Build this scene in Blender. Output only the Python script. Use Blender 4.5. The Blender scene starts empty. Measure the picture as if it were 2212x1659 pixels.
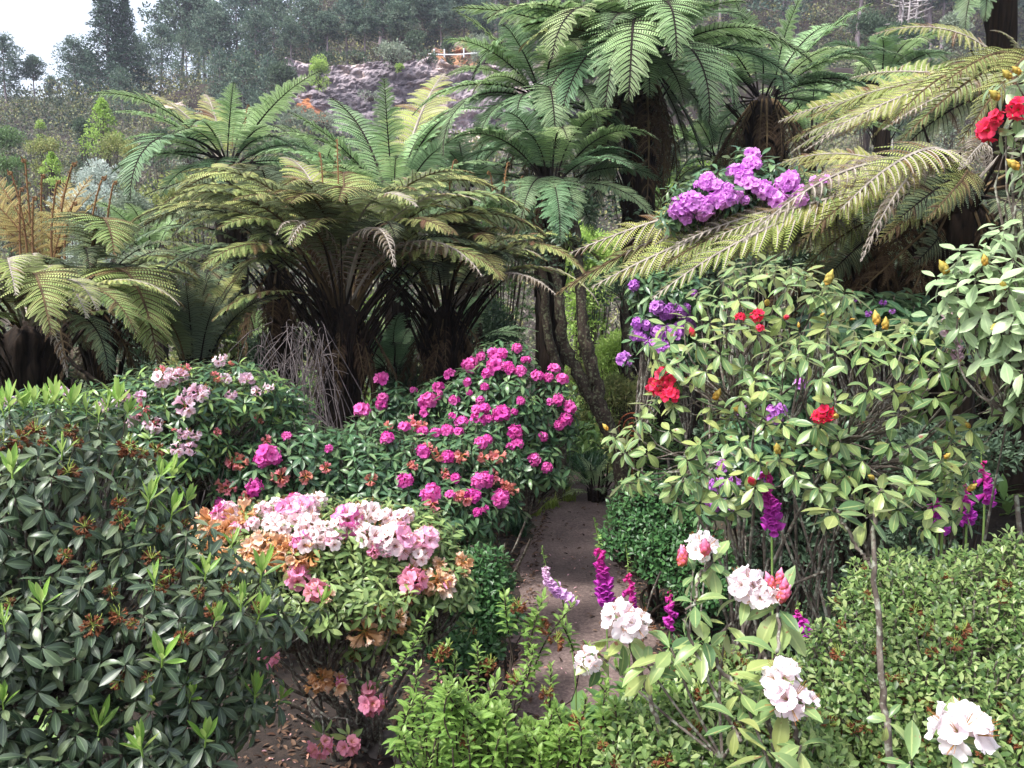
import bpy, math, random
import numpy as np
from mathutils import Vector, Matrix, Euler

# ------------------------------------------------------------------ camera, sky, sun, exposure
scene = bpy.context.scene
col = scene.collection
CAM = np.array([0.0, 0.0, 2.45]); FPX = 1737.0; PITCH = math.radians(5.965)
cam_d = bpy.data.cameras.new('camera'); cam = bpy.data.objects.new('camera', cam_d); col.objects.link(cam)
cam.location = CAM; cam.rotation_euler = (math.pi / 2 - PITCH, 0, 0)
cam_d.sensor_width = 36; cam_d.lens = 36 * FPX / 2212; cam_d.clip_start = 0.05; cam_d.clip_end = 2000
scene.camera = cam

SUN_EL = math.radians(58); SUN_AZ = math.radians(215)      # azimuth the light comes from, in the xy plane from +x
world = bpy.data.worlds.new('World'); scene.world = world; world.use_nodes = True
wn = world.node_tree.nodes; wl = world.node_tree.links
bgn = wn['Background']; sky = wn.new('ShaderNodeTexSky'); sky.sky_type = 'NISHITA'; sky.sun_disc = False
sky.sun_elevation = SUN_EL; sky.sun_rotation = math.pi / 2 - SUN_AZ; sky.dust_density = 3.0; sky.air_density = 1.0
hs = wn.new('ShaderNodeHueSaturation'); hs.inputs['Saturation'].default_value = 0.5
wl.new(sky.outputs[0], hs.inputs['Color'])
tcw = wn.new('ShaderNodeTexCoord'); cno = wn.new('ShaderNodeTexNoise'); cno.inputs['Scale'].default_value = 2.2; cno.inputs['Detail'].default_value = 6
cmap = wn.new('ShaderNodeMapRange'); cmap.inputs[1].default_value = 0.35; cmap.inputs[2].default_value = 0.7
cmap.inputs[3].default_value = 1.5; cmap.inputs[4].default_value = 2.9
cmul = wn.new('ShaderNodeVectorMath'); cmul.operation = 'SCALE'
wl.new(tcw.outputs['Generated'], cno.inputs['Vector']); wl.new(cno.outputs[0], cmap.inputs[0])
wl.new(hs.outputs[0], cmul.inputs[0]); wl.new(cmap.outputs[0], cmul.inputs['Scale'])
wl.new(cmul.outputs[0], bgn.inputs['Color']); bgn.inputs['Strength'].default_value = 0.1

sun_d = bpy.data.lights.new('sun', 'SUN'); sun = bpy.data.objects.new('sun', sun_d); col.objects.link(sun)
sun_d.energy = 3.4; sun_d.angle = math.radians(9); sun_d.color = (1.0, 0.965, 0.92)
sun.rotation_euler = (0, math.pi / 2 - SUN_EL, SUN_AZ)
scene.view_settings.view_transform = 'Standard'; scene.view_settings.look = 'None'
scene.view_settings.exposure = 0.85; scene.view_settings.gamma = 1.0
cy = scene.cycles
cy.max_bounces = 7; cy.diffuse_bounces = 3; cy.glossy_bounces = 2; cy.transmission_bounces = 4; cy.transparent_max_bounces = 8
cy.use_denoising = True; cy.caustics_reflective = False; cy.caustics_refractive = False
cy.volume_bounces = 0

# ------------------------------------------------------------------ helpers
RNG = np.random.default_rng(7)
_F = np.array([0, math.cos(PITCH), -math.sin(PITCH)]); _U = np.array([0, math.sin(PITCH), math.cos(PITCH)]); _R = np.array([1.0, 0, 0])

def ray(U, V):
    d = _F + _R * (U - 1106) / FPX - _U * (V - 829.5) / FPX
    return d

def P(U, V, Y):
    d = ray(U, V)
    return CAM + d * (Y / d[1])

def nrm(a):
    return a / np.maximum(np.linalg.norm(a, axis=-1, keepdims=True), 1e-9)

def smooth(a, b, x):
    t = np.clip((x - a) / (b - a), 0, 1); return t * t * (3 - 2 * t)

def H(x, y):
    """height of the ground"""
    x = np.asarray(x, float); y = np.asarray(y, float)
    z = 0.95 * (1 - smooth(0.6, 3.2, y)) + 0.03 * np.sin(x * 1.7) * np.sin(y * 1.3)
    z = z + 1.5 * smooth(1.5, 5.5, x) * (1 - smooth(14, 26, y)) * smooth(1.0, 3.0, y)
    z = z + 0.5 * smooth(-2.0, -6, x) * (1 - smooth(14, 26, y))
    left = 25.0 * smooth(24, 104, y) - 14 * smooth(112, 170, y)
    right = 17.5 * smooth(24, 88, y) + 9.5 * smooth(84, 88.5, y) + 40 * smooth(90, 150, y)
    b = smooth(-46, -24, x)
    return z + left * (1 - b) + right * b

class MB:
    def __init__(self):
        self.v = []; self.l = []; self.f = []; self.m = []; self.n = 0
    def add(self, v, f, luv=None, mat=0):
        v = np.asarray(v, float).reshape(-1, 3); f = np.asarray(f, np.int64)
        if luv is None: luv = np.zeros_like(v)
        self.v.append(v); self.l.append(np.asarray(luv, float).reshape(-1, 3))
        self.f.append(f + self.n); self.m.append(np.full(len(f), mat, np.int32)); self.n += len(v)
    def mesh(self, name, mats, smooth_sh=True):
        me = bpy.data.meshes.new(name)
        v = np.concatenate(self.v).astype(np.float32); luv = np.concatenate(self.l).astype(np.float32)
        me.vertices.add(len(v)); me.vertices.foreach_set('co', v.ravel())
        tot = np.concatenate([np.full(len(f), f.shape[1], np.int32) for f in self.f])
        loops = np.concatenate([f.ravel() for f in self.f]).astype(np.int32)
        me.loops.add(len(loops)); me.loops.foreach_set('vertex_index', loops)
        me.polygons.add(len(tot)); st = np.zeros(len(tot), np.int32); st[1:] = np.cumsum(tot)[:-1]
        me.polygons.foreach_set('loop_start', st)
        me.polygons.foreach_set('material_index', np.concatenate(self.m))
        me.polygons.foreach_set('use_smooth', np.full(len(tot), smooth_sh))
        for m in mats: me.materials.append(m)
        a = me.attributes.new('luv', 'FLOAT_VECTOR', 'POINT'); a.data.foreach_set('vector', luv.ravel())
        me.update(calc_edges=True)
        return me
    def build(self, name, mats, parent=None, smooth_sh=True):
        return put(name, self.mesh(name, mats if isinstance(mats, (list, tuple)) else [mats], smooth_sh), parent)

def put(name, me, parent=None, loc=None):
    o = bpy.data.objects.new(name, me); col.objects.link(o)
    if parent is not None: o.parent = parent
    if loc is not None: o.location = loc
    return o

def tag(o, label=None, cat=None, group=None, kind=None):
    if label: o['label'] = label
    if cat: o['category'] = cat
    if group: o['group'] = group
    if kind: o['kind'] = kind
    return o

def thing(name, label, cat, loc, group=None):
    o = bpy.data.objects.new(name, None); col.objects.link(o); o.location = loc; o.empty_display_size = 0.1
    return tag(o, label, cat, group)

def basis(xd, up):
    """rows of frames: columns are x (along), y (across), z (normal)"""
    x = nrm(xd); z = up - x * np.sum(x * up, -1, keepdims=True); bad = np.linalg.norm(z, axis=-1) < 1e-4
    z[bad] = np.array([1.0, 0.2, 0]); z = nrm(z); y = np.cross(z, x)
    return np.stack([x, y, z], -1)

def scatter(mb, T, R, t, s, r=None, mat=0):
    N = len(t); s = np.asarray(s, float)
    if s.ndim == 1: s = s[:, None]
    vv = T['v'][None] * (s[:, None, :] if s.shape[1] == 3 else s[:, :, None])
    V = np.einsum('nij,nkj->nki', R, vv) + t[:, None]
    k = len(T['v']); F = T['f'][None] + (np.arange(N) * k)[:, None, None]
    L = np.repeat(T['l'][None], N, 0).copy()
    if r is None: r = RNG.random(N)
    L[:, :, 2] = np.asarray(r)[:, None]
    mb.add(V.reshape(-1, 3), F.reshape(-1, T['f'].shape[1]), L.reshape(-1, 3), mat)

def grid_faces(a, b):
    i, j = np.meshgrid(np.arange(a - 1), np.arange(b - 1), indexing='ij')
    q = (i * b + j).ravel()
    return np.stack([q, q + b, q + b + 1, q + 1], 1)

def leaf_T(W, n=6, curve=0.25, fold=0.12, peak=0.55, tip=1.0, across=3):
    s = np.linspace(0, 1, n)
    w = np.sin(np.pi * s ** (math.log(0.5) / math.log(peak))) ** 0.75
    w = np.where(s > peak, w * (1 - 0.15 * tip * ((s - peak) / (1 - peak))), w)
    w = np.maximum(w, 0.03) * W / 2
    t = np.linspace(-1, 1, across)
    S, Tt = np.meshgrid(s, t, indexing='ij'); Wd = np.repeat(w[:, None], across, 1)
    v = np.stack([S - curve * 0.35 * S ** 3, Tt * Wd, -curve * S ** 2 + fold * np.abs(Tt) * Wd * 2], -1)
    return dict(v=v.reshape(-1, 3), f=grid_faces(n, across), l=np.stack([S, Tt, 0 * S], -1).reshape(-1, 3))

def tubes(mb, pts, rad, sides=5, mat=0, r=None):
    """pts (N,K,3), rad (N,K)"""
    pts = np.asarray(pts, float); rad = np.asarray(rad, float); N, K = pts.shape[:2]
    tg = nrm(np.gradient(pts, axis=1))
    ref = np.where(np.abs(tg[..., 2:3]) > 0.9, np.array([1.0, 0, 0]), np.array([0, 0, 1.0]))
    a = nrm(np.cross(tg, ref)); b = np.cross(tg, a)
    ang = np.arange(sides) / sides * 2 * np.pi
    V = pts[:, :, None] + rad[:, :, None, None] * (a[:, :, None] * np.cos(ang)[:, None] + b[:, :, None] * np.sin(ang)[:, None])
    i, j = np.meshgrid(np.arange(K - 1), np.arange(sides), indexing='ij'); j2 = (j + 1) % sides
    f = np.stack([i * sides + j, i * sides + j2, (i + 1) * sides + j2, (i + 1) * sides + j], -1).reshape(-1, 4)
    F = f[None] + (np.arange(N) * K * sides)[:, None, None]
    L = np.zeros(V.shape); L[..., 0] = np.linspace(0, 1, K)[None, :, None]
    L[..., 2] = (RNG.random(N) if r is None else r)[:, None, None]
    mb.add(V.reshape(-1, 3), F.reshape(-1, 4), L.reshape(-1, 3), mat)

def spline(pts, n):
    """Catmull-Rom through the points"""
    p = np.asarray(pts, float); p = np.concatenate([[2 * p[0] - p[1]], p, [2 * p[-1] - p[-2]]])
    t = np.linspace(0, len(p) - 3 - 1e-6, n); i = t.astype(int); u = (t - i)[:, None]
    a, b, c, d = p[i], p[i + 1], p[i + 2], p[i + 3]
    return 0.5 * (2 * b + (c - a) * u + (2 * a - 5 * b + 4 * c - d) * u ** 2 + (3 * b - 3 * c + d - a) * u ** 3)

# ------------------------------------------------------------------ materials
def lin(h):
    c = [int(h[i:i + 2], 16) / 255 for i in (0, 2, 4)]
    return tuple(x / 12.92 if x <= 0.04045 else ((x + 0.055) / 1.055) ** 2.4 for x in c) + (1,)

def newmat(name):
    m = bpy.data.materials.new(name); m.use_nodes = True; nt = m.node_tree
    return m, nt.nodes, nt.links, nt.nodes['Principled BSDF'], nt.nodes['Material Output']

def ramp(N, stops):
    r = N.new('ShaderNodeValToRGB'); e = r.color_ramp.elements
    while len(e) < len(stops): e.new(0.5)
    for k, (p, c) in enumerate(stops): e[k].position = p; e[k].color = c if len(c) == 4 else tuple(c) + (1,)
    return r

def mixc(N, L, fac, a, b):
    m = N.new('ShaderNodeMix'); m.data_type = 'RGBA'
    for s, x in ((0, fac), (6, a), (7, b)):
        if hasattr(x, 'is_output'): L.new(x, m.inputs[s])
        elif s == 0: m.inputs[0].default_value = x
        else: m.inputs[s].default_value = x
    return m.outputs[2]

def mth(N, L, op, a, b=None):
    m = N.new('ShaderNodeMath'); m.operation = op
    for i, x in enumerate((a, b)):
        if x is None: continue
        if hasattr(x, 'is_output'): L.new(x, m.inputs[i])
        else: m.inputs[i].default_value = x
    return m.outputs[0]

def leafmat(name, cols, rough=0.42, trans=0.25, under=None, rib=None, spots=None, edge=None, objvar=0.0, spec=0.4, tipc=None):
    """cols: colours spread over the leaves; rib: midrib colour; spots: blemish colour; tipc: colour towards the tip"""
    m, N, L, bs, out = newmat(name)
    at = N.new('ShaderNodeAttribute'); at.attribute_name = 'luv'
    sp = N.new('ShaderNodeSeparateXYZ'); L.new(at.outputs['Vector'], sp.inputs[0])
    rp = ramp(N, [(i / max(1, len(cols) - 1), c) for i, c in enumerate(cols)]); L.new(sp.outputs[2], rp.inputs[0])
    c = rp.outputs[0]
    if tipc:
        c = mixc(N, L, mth(N, L, 'POWER', sp.outputs[0], 1.6), c, tipc)
    if rib:
        f = mth(N, L, 'LESS_THAN', mth(N, L, 'ABSOLUTE', sp.outputs[1]), 0.12)
        c = mixc(N, L, mth(N, L, 'MULTIPLY', f, 0.4), c, rib)
    if spots:
        no = N.new('ShaderNodeTexNoise'); no.inputs['Scale'].default_value = 38; no.inputs['Detail'].default_value = 3
        tc = N.new('ShaderNodeTexCoord'); L.new(tc.outputs['Object'], no.inputs['Vector'])
        f = N.new('ShaderNodeMapRange'); f.inputs[1].default_value = 0.66; f.inputs[2].default_value = 0.72; L.new(no.outputs[0], f.inputs[0])
        c = mixc(N, L, f.outputs[0], c, spots)
    n2 = N.new('ShaderNodeTexNoise'); n2.inputs['Scale'].default_value = 9; n2.inputs['Detail'].default_value = 4
    tc2 = N.new('ShaderNodeTexCoord'); L.new(tc2.outputs['Object'], n2.inputs['Vector'])
    mr = N.new('ShaderNodeMapRange'); mr.inputs[1].default_value = 0.3; mr.inputs[2].default_value = 0.7; mr.inputs[3].default_value = 0.78; mr.inputs[4].default_value = 1.2
    L.new(n2.outputs[0], mr.inputs[0])
    h = N.new('ShaderNodeHueSaturation'); L.new(c, h.inputs['Color']); L.new(mr.outputs[0], h.inputs['Value'])
    if objvar:
        oi = N.new('ShaderNodeObjectInfo'); m2 = N.new('ShaderNodeMapRange')
        m2.inputs[3].default_value = 0.5 - objvar * 0.05; m2.inputs[4].default_value = 0.5 + objvar * 0.03; L.new(oi.outputs['Random'], m2.inputs[0]); L.new(m2.outputs[0], h.inputs['Hue'])
    c = h.outputs[0]
    if under:
        ge = N.new('ShaderNodeNewGeometry'); c = mixc(N, L, mth(N, L, 'MULTIPLY', ge.outputs['Backfacing'], 0.85), c, under)
    L.new(c, bs.inputs['Base Color']); bs.inputs['Roughness'].default_value = rough
    bs.inputs['Specular IOR Level'].default_value = spec
    if trans:
        tr = N.new('ShaderNodeBsdfTranslucent'); h2 = N.new('ShaderNodeHueSaturation'); h2.inputs['Hue'].default_value = 0.49; h2.inputs['Saturation'].default_value = 0.95; h2.inputs['Value'].default_value = 1.35
        L.new(c, h2.inputs['Color']); L.new(h2.outputs[0], tr.inputs[0])
        mx = N.new('ShaderNodeMixShader'); mx.inputs[0].default_value = trans
        L.new(bs.outputs[0], mx.inputs[1]); L.new(tr.outputs[0], mx.inputs[2]); L.new(mx.outputs[0], out.inputs[0])
    return m

def petalmat(name, stops, cols=None, trans=0.35, vary=0.5, bias=0.5):
    """stops: colours from the throat (0) to the rim (1) of each petal; a second list of stops is mixed in by blossom"""
    m, N, L, bs, out = newmat(name)
    at = N.new('ShaderNodeAttribute'); at.attribute_name = 'luv'
    sp = N.new('ShaderNodeSeparateXYZ'); L.new(at.outputs['Vector'], sp.inputs[0])
    a = ramp(N, stops); L.new(sp.outputs[0], a.inputs[0]); c = a.outputs[0]
    if cols:
        b = ramp(N, cols); L.new(sp.outputs[0], b.inputs[0])
        f = N.new('ShaderNodeMapRange'); f.inputs[1].default_value = bias - vary / 2; f.inputs[2].default_value = bias + vary / 2
        oi = N.new('ShaderNodeObjectInfo')
        avg = mth(N, L, 'ADD', mth(N, L, 'MULTIPLY', sp.outputs[2], 0.5), mth(N, L, 'MULTIPLY', oi.outputs['Random'], 0.5))
        L.new(avg, f.inputs[0]); c = mixc(N, L, f.outputs[0], c, b.outputs[0])
    L.new(c, bs.inputs['Base Color']); bs.inputs['Roughness'].default_value = 0.55; bs.inputs['Specular IOR Level'].default_value = 0.2
    tr = N.new('ShaderNodeBsdfTranslucent'); L.new(c, tr.inputs[0])
    mx = N.new('ShaderNodeMixShader'); mx.inputs[0].default_value = trans
    L.new(bs.outputs[0], mx.inputs[1]); L.new(tr.outputs[0], mx.inputs[2]); L.new(mx.outputs[0], out.inputs[0])
    return m

def barkmat(name, c1, c2, scale=12, stretch=0.15, rough=0.9, lichen=None, bump=0.4):
    m, N, L, bs, out = newmat(name)
    tc = N.new('ShaderNodeTexCoord'); mp = N.new('ShaderNodeMapping'); mp.inputs['Scale'].default_value = (1, 1, stretch)
    L.new(tc.outputs['Object'], mp.inputs[0]); no = N.new('ShaderNodeTexNoise'); no.inputs['Scale'].default_value = scale; no.inputs['Detail'].default_value = 8
    L.new(mp.outputs[0], no.inputs['Vector']); rp = ramp(N, [(0.3, c1), (0.7, c2)]); L.new(no.outputs[0], rp.inputs[0]); c = rp.outputs[0]
    if lichen:
        n2 = N.new('ShaderNodeTexNoise'); n2.inputs['Scale'].default_value = scale * 1.5; n2.inputs['Detail'].default_value = 6; L.new(tc.outputs['Object'], n2.inputs['Vector'])
        f = N.new('ShaderNodeMapRange'); f.inputs[1].default_value = 0.52; f.inputs[2].default_value = 0.62; L.new(n2.outputs[0], f.inputs[0])
        c = mixc(N, L, f.outputs[0], c, lichen)
    L.new(c, bs.inputs['Base Color']); bs.inputs['Roughness'].default_value = rough; bs.inputs['Specular IOR Level'].default_value = 0.2
    bp = N.new('ShaderNodeBump'); bp.inputs['Strength'].default_value = bump; bp.inputs['Distance'].default_value = 0.03
    L.new(no.outputs[0], bp.inputs['Height']); L.new(bp.outputs[0], bs.inputs['Normal'])
    return m
# ------------------------------------------------------------------ terrain, path
def build_setting():
    xs = np.concatenate([np.linspace(-130, -12, 60)[:-1], np.linspace(-12, 12, 97)[:-1], np.linspace(12, 130, 60)])
    ys = np.concatenate([np.linspace(-12, 0, 13)[:-1], np.linspace(0, 22, 89)[:-1], np.linspace(22, 80, 40)[:-1], np.linspace(80, 92, 25)[:-1], np.linspace(92, 200, 40)])
    X, Y = np.meshgrid(xs, ys, indexing='ij'); Z = H(X, Y)
    Z = Z + 0.02 * np.sin(X * 9.1 + Y * 3) * np.sin(Y * 7.7 - X * 2) * (Y < 22)
    mb = MB(); mb.add(np.stack([X, Y, Z], -1).reshape(-1, 3), grid_faces(len(xs), len(ys)))
    m, N, L, bs, out = newmat('soil')
    tc = N.new('ShaderNodeTexCoord'); n1 = N.new('ShaderNodeTexNoise'); n1.inputs['Scale'].default_value = 16; n1.inputs['Detail'].default_value = 12; n1.inputs['Roughness'].default_value = 0.7
    L.new(tc.outputs['Object'], n1.inputs['Vector'])
    a = ramp(N, [(0.3, lin('17120f')), (0.5, lin('281f1a')), (0.72, lin('3c3029'))]); L.new(n1.outputs[0], a.inputs[0])
    n2 = N.new('ShaderNodeTexNoise'); n2.inputs['Scale'].default_value = 1.1; n2.inputs['Detail'].default_value = 5; L.new(tc.outputs['Object'], n2.inputs['Vector'])
    f = N.new('ShaderNodeMapRange'); f.inputs[1].default_value = 0.52; f.inputs[2].default_value = 0.66; L.new(n2.outputs[0], f.inputs[0])
    c = mixc(N, L, f.outputs[0], a.outputs[0], lin('464a33'))
    L.new(c, bs.inputs['Base Color']); bs.inputs['Roughness'].default_value = 0.95
    bp = N.new('ShaderNodeBump'); bp.inputs['Strength'].default_value = 0.6; bp.inputs['Distance'].default_value = 0.03; L.new(n1.outputs[0], bp.inputs['Height']); L.new(bp.outputs[0], bs.inputs['Normal'])
    tag(mb.build('ground', m), kind='structure')
    # the garden path, a sheet of trodden earth laid just above the soil
    cl = spline([(0.5, 1.0), (0.5, 3.0), (0.5, 4.6), (0.52, 5.9), (0.62, 7.6), (0.82, 9.2), (0.95, 10.4), (0.5, 11.7), (-1.4, 12.3), (-4, 12.7)], 90)
    tg = nrm(np.gradient(cl, axis=0)); no_ = np.stack([tg[:, 1], -tg[:, 0]], -1)
    t = np.linspace(-1, 1, 9); wv = 0.52 + 0.05 * np.sin(np.arange(90) * 0.7) + 0.03 * np.sin(np.arange(90) * 1.9)
    pp = cl[:, None] + no_[:, None] * (t[None, :, None] * wv[:, None, None])
    z = H(pp[..., 0], pp[..., 1]) + 0.035 - 0.03 * np.abs(t)[None] ** 4 + 0.006 * np.sin(pp[..., 0] * 21) * np.sin(pp[..., 1] * 17)
    mb = MB(); mb.add(np.concatenate([pp, z[..., None]], -1).reshape(-1, 3), grid_faces(90, 9)[:, ::-1].copy())
    m, N, L, bs, out = newmat('trodden_earth')
    tc = N.new('ShaderNodeTexCoord'); n1 = N.new('ShaderNodeTexNoise'); n1.inputs['Scale'].default_value = 42; n1.inputs['Detail'].default_value = 12; n1.inputs['Roughness'].default_value = 0.75
    L.new(tc.outputs['Object'], n1.inputs['Vector'])
    a = ramp(N, [(0.3, lin('4a3d3b')), (0.5, lin('6d5c58')), (0.64, lin('8a7871')), (0.72, lin('bcaba0'))]); L.new(n1.outputs[0], a.inputs[0])
    n2 = N.new('ShaderNodeTexNoise'); n2.inputs['Scale'].default_value = 2.5; n2.inputs['Detail'].default_value = 6; L.new(tc.outputs['Object'], n2.inputs['Vector'])
    hh = N.new('ShaderNodeHueSaturation'); mr = N.new('ShaderNodeMapRange'); mr.inputs[1].default_value = 0.3; mr.inputs[2].default_value = 0.7; mr.inputs[3].default_value = 0.65; mr.inputs[4].default_value = 1.1
    L.new(n2.outputs[0], mr.inputs[0]); L.new(mr.outputs[0], hh.inputs['Value']); L.new(a.outputs[0], hh.inputs['Color'])
    L.new(hh.outputs[0], bs.inputs['Base Color']); bs.inputs['Roughness'].default_value = 0.95
    bp = N.new('ShaderNodeBump'); bp.inputs['Strength'].default_value = 0.5; bp.inputs['Distance'].default_value = 0.012; L.new(n1.outputs[0], bp.inputs['Height']); L.new(bp.outputs[0], bs.inputs['Normal'])
    tag(mb.build('path', m), kind='structure')
build_setting()

# ------------------------------------------------------------------ tree ferns
M = {}
M['f_olive'] = leafmat('frond_olive', [lin('7e9254'), lin('90a360'), lin('a2b06e'), lin('a4a868'), lin('7a6046')], 0.5, 0.28, under=lin('6f7d64'), objvar=0.8, spec=0.25)
M['f_yellow'] = leafmat('frond_yellow', [lin('96a854'), lin('a9b963'), lin('b2ba6a'), lin('aeb06a'), lin('84683f')], 0.5, 0.3, under=lin('7f8c62'), objvar=0.6, spec=0.25)
M['f_green'] = leafmat('frond_green', [lin('90b07a'), lin('a4c08c'), lin('bcd2a2')], 0.5, 0.38, under=lin('8fae76'), objvar=0.8, spec=0.25)
M['f_blue'] = leafmat('frond_blue_green', [lin('6b8c66'), lin('80a076'), lin('98b48a')], 0.5, 0.3, under=lin('6f8f6c'), objvar=0.8, spec=0.25)
M['f_grey'] = leafmat('frond_grey_green', [lin('5f7358'), lin('71866a'), lin('87966f'), lin('8a946c'), lin('6e5f4a')], 0.55, 0.3, under=lin('7c8c78'), objvar=0.8, spec=0.2)
M['f_brown'] = leafmat('frond_dead_brown', [lin('37291f'), lin('4c3c2d'), lin('635140')], 0.8, 0.15, spec=0.1)
M['f_wither'] = leafmat('frond_withered', [lin('6f6258'), lin('857a70'), lin('86754e'), lin('94864a')], 0.8, 0.15, under=lin('7a5a48'), spec=0.1)
M['f_rust'] = leafmat('frond_rust_yellow', [lin('ad9a60'), lin('baab6e'), lin('aeae72')], 0.6, 0.3, objvar=0.5, spec=0.2)
M['stipe_black'] = barkmat('stalk_black', lin('14110f'), lin('2e2722'), 20)
M['stipe_brown'] = barkmat('stalk_brown', lin('3a2e22'), lin('6b5a40'), 20)
M['stipe_pale'] = barkmat('stalk_pale', lin('7d756c'), lin('a39a90'), 20)
M['stipe_rust'] = barkmat('stalk_rust', lin('5f4330'), lin('8a6a48'), 30)
M['fern_trunk'] = barkmat('fern_trunk_fibre', lin('0e0b0a'), lin('33281f'), 26, 0.08, bump=0.8)
STYLE = dict(olive=('f_olive', 'stipe_brown'), yellow=('f_yellow', 'stipe_pale'), green=('f_green', 'stipe_black'), blue=('f_blue', 'stipe_black'),
             grey=('f_grey', 'stipe_black'), brown=('f_brown', 'stipe_brown'), wither=('f_wither', 'stipe_pale'), umb=('f_olive', 'stipe_brown'), comb=('f_yellow', 'stipe_pale'), combo=('f_olive', 'stipe_brown'), rust=('f_rust', 'stipe_rust'))

def frond_mb(mid, delta, seed=0, npin=32, npl=18, width=0.19, stipe=0.2, droop=0.9, curl=0.0, sparse=1.0, thick=1.0, plw=0.8, pll=0.21, gap=0.0, brownp=0.0):
    rng = np.random.default_rng(seed * 977 + int(mid * 10) * 31 + int(delta * 10) + 90000)
    mb = MB(); K = 28; s = np.linspace(0, 1, K)
    e = np.radians(mid + delta / 2 - delta * s ** 1.35)
    wig = np.cumsum(rng.normal(0, 0.012, K)) + rng.normal(0, 0.05) * s
    dx = np.stack([np.cos(e) * np.cos(wig), np.cos(e) * np.sin(wig), np.sin(e)], -1)
    p = np.concatenate([[[0, 0, 0]], np.cumsum((dx[1:] + dx[:-1]) / 2 / (K - 1), 0)])
    tubes(mb, p[None], (0.0085 * (1 - s) ** 0.8 + 0.0012)[None] * thick, 5, 1)
    q = (np.arange(npin) + 0.3) / npin
    sp = stipe + (1 - stipe) * (1 - (1 - q) ** 1.12)
    prof = np.minimum(1, 0.42 + 1.7 * q) * (1 - q) ** 0.72 * 1.28 + 0.03
    m = npl; u = np.linspace(0, 1, m)
    Vs, Ls, As, Ar = [], [], [], []
    for i in range(npin):
        x = sp[i] * (K - 1); k = min(int(x), K - 2); fr = x - k
        base = p[k] * (1 - fr) + p[k + 1] * fr; T = nrm(dx[k] * (1 - fr) + dx[k + 1] * fr)
        side0 = nrm(np.cross(np.array([0, 0, 1.0]), T)) if abs(T[2]) < 0.999 else np.array([0, 1.0, 0])
        up = np.cross(T, side0)
        for sg in (1, -1):
            if gap and rng.random() < gap: continue
            l = width * prof[i] * rng.uniform(0.82, 1.12) * (rng.uniform(0.3, 0.7) if rng.random() < 0.05 else 1)
            sw = math.radians(18 + 34 * q[i] + rng.normal(0, 6))
            d0 = side0 * sg * math.cos(sw) + T * math.sin(sw) + up * (0.22 + rng.normal(0, 0.05))
            g = droop * rng.uniform(0.8, 1.2)
            d = nrm(d0[None] + np.array([0, 0, -1.0]) * (g * u ** 1.1)[:, None])
            if curl:
                a = curl * u ** 2 * rng.uniform(0.6, 1.4)
                down = np.array([0, 0, -1.0]); d = nrm(d * np.cos(a)[:, None] + nrm(down - T * 0.6 - side0 * sg * 0.3)[None] * np.sin(a)[:, None])
            pp = base + np.concatenate([[[0, 0, 0]], np.cumsum((d[1:] + d[:-1]) / 2 * (l / (m - 1)), 0)])
            As.append(pp); Ar.append(np.linspace(0.0032, 0.0008, m) * thick)
            nn = np.cross(d, side0 * sg * 0 + T[None]); nn = nn * np.sign(nn @ up)[:, None]; nn = nrm(nn)
            side = np.cross(nn, d)
            plen = l * pll * np.minimum(1, 0.6 + u * 1.6) * np.maximum(0.05, (1 - u)) ** 0.6
            hw = (l / (m - 1)) * plw / 2
            r = rng.random() * 0.5 + 0.15; r = 1.3 if rng.random() < brownp else r
            for s2 in (1, -1):
                dd = nrm(side * s2 + d * 0.45 + np.array([0, 0, -0.25]))
                a0 = pp - d * hw; a1 = pp + d * hw; tp = pp + dd * plen[:, None]
                t0 = tp - d * hw * 0.35; t1 = tp + d * hw * 0.35
                quad = np.stack([a0, t0, t1, a1] if s2 < 0 else [a1, t1, t0, a0], 1)[:-1]
                Vs.append(quad.reshape(-1, 3))
                lv = np.zeros((len(quad), 4, 3)); lv[..., 0] = u[:-1, None]; lv[..., 1] = sp[i]; lv[..., 2] = np.clip(r + rng.normal(0, 0.1, len(quad)), 0, 0.84 if r < 1 else 1)[:, None]
                Ls.append(lv.reshape(-1, 3))
    V = np.concatenate(Vs); mb.add(V, np.arange(len(V)).reshape(-1, 4), np.concatenate(Ls), 0)
    tubes(mb, np.stack(As)[:, ::3], np.stack(Ar)[:, ::3], 3, 1)
    return mb

_fc = {}
MIDS = np.array([80, 62, 45, 28, 10, -8, -28, -50, -75]); DELTS = np.array([35, 70, 105])
SHAPE = dict(olive=dict(droop=0.8, width=0.19, stipe=0.22, brownp=.05), yellow=dict(droop=0.75, width=0.165, stipe=0.14, brownp=.06, npin=36), green=dict(droop=0.75, width=0.2, stipe=0.2),
             blue=dict(droop=0.6, width=0.21, stipe=0.18), grey=dict(droop=0.8, width=0.19, stipe=0.22, brownp=.06),
             brown=dict(droop=1.8, width=0.16, curl=0.4, gap=0.25, npin=20, npl=12), wither=dict(droop=1.3, width=0.15, curl=2.2, npin=28, npl=20, pll=0.17, plw=0.6, stipe=0.1, thick=0.9),
             umb=dict(droop=0.9, width=0.19, stipe=0.36, npin=28, npl=18, brownp=.06),
             comb=dict(droop=1.0, width=0.14, stipe=0.2, npin=27, npl=15, pll=0.2, plw=0.58, brownp=.07), combo=dict(droop=1.1, width=0.14, stipe=0.2, npin=27, npl=15, pll=0.2, plw=0.6, brownp=.05),
             rust=dict(droop=0.4, width=0.2, npin=20, npl=14, stipe=0.15))
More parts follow.
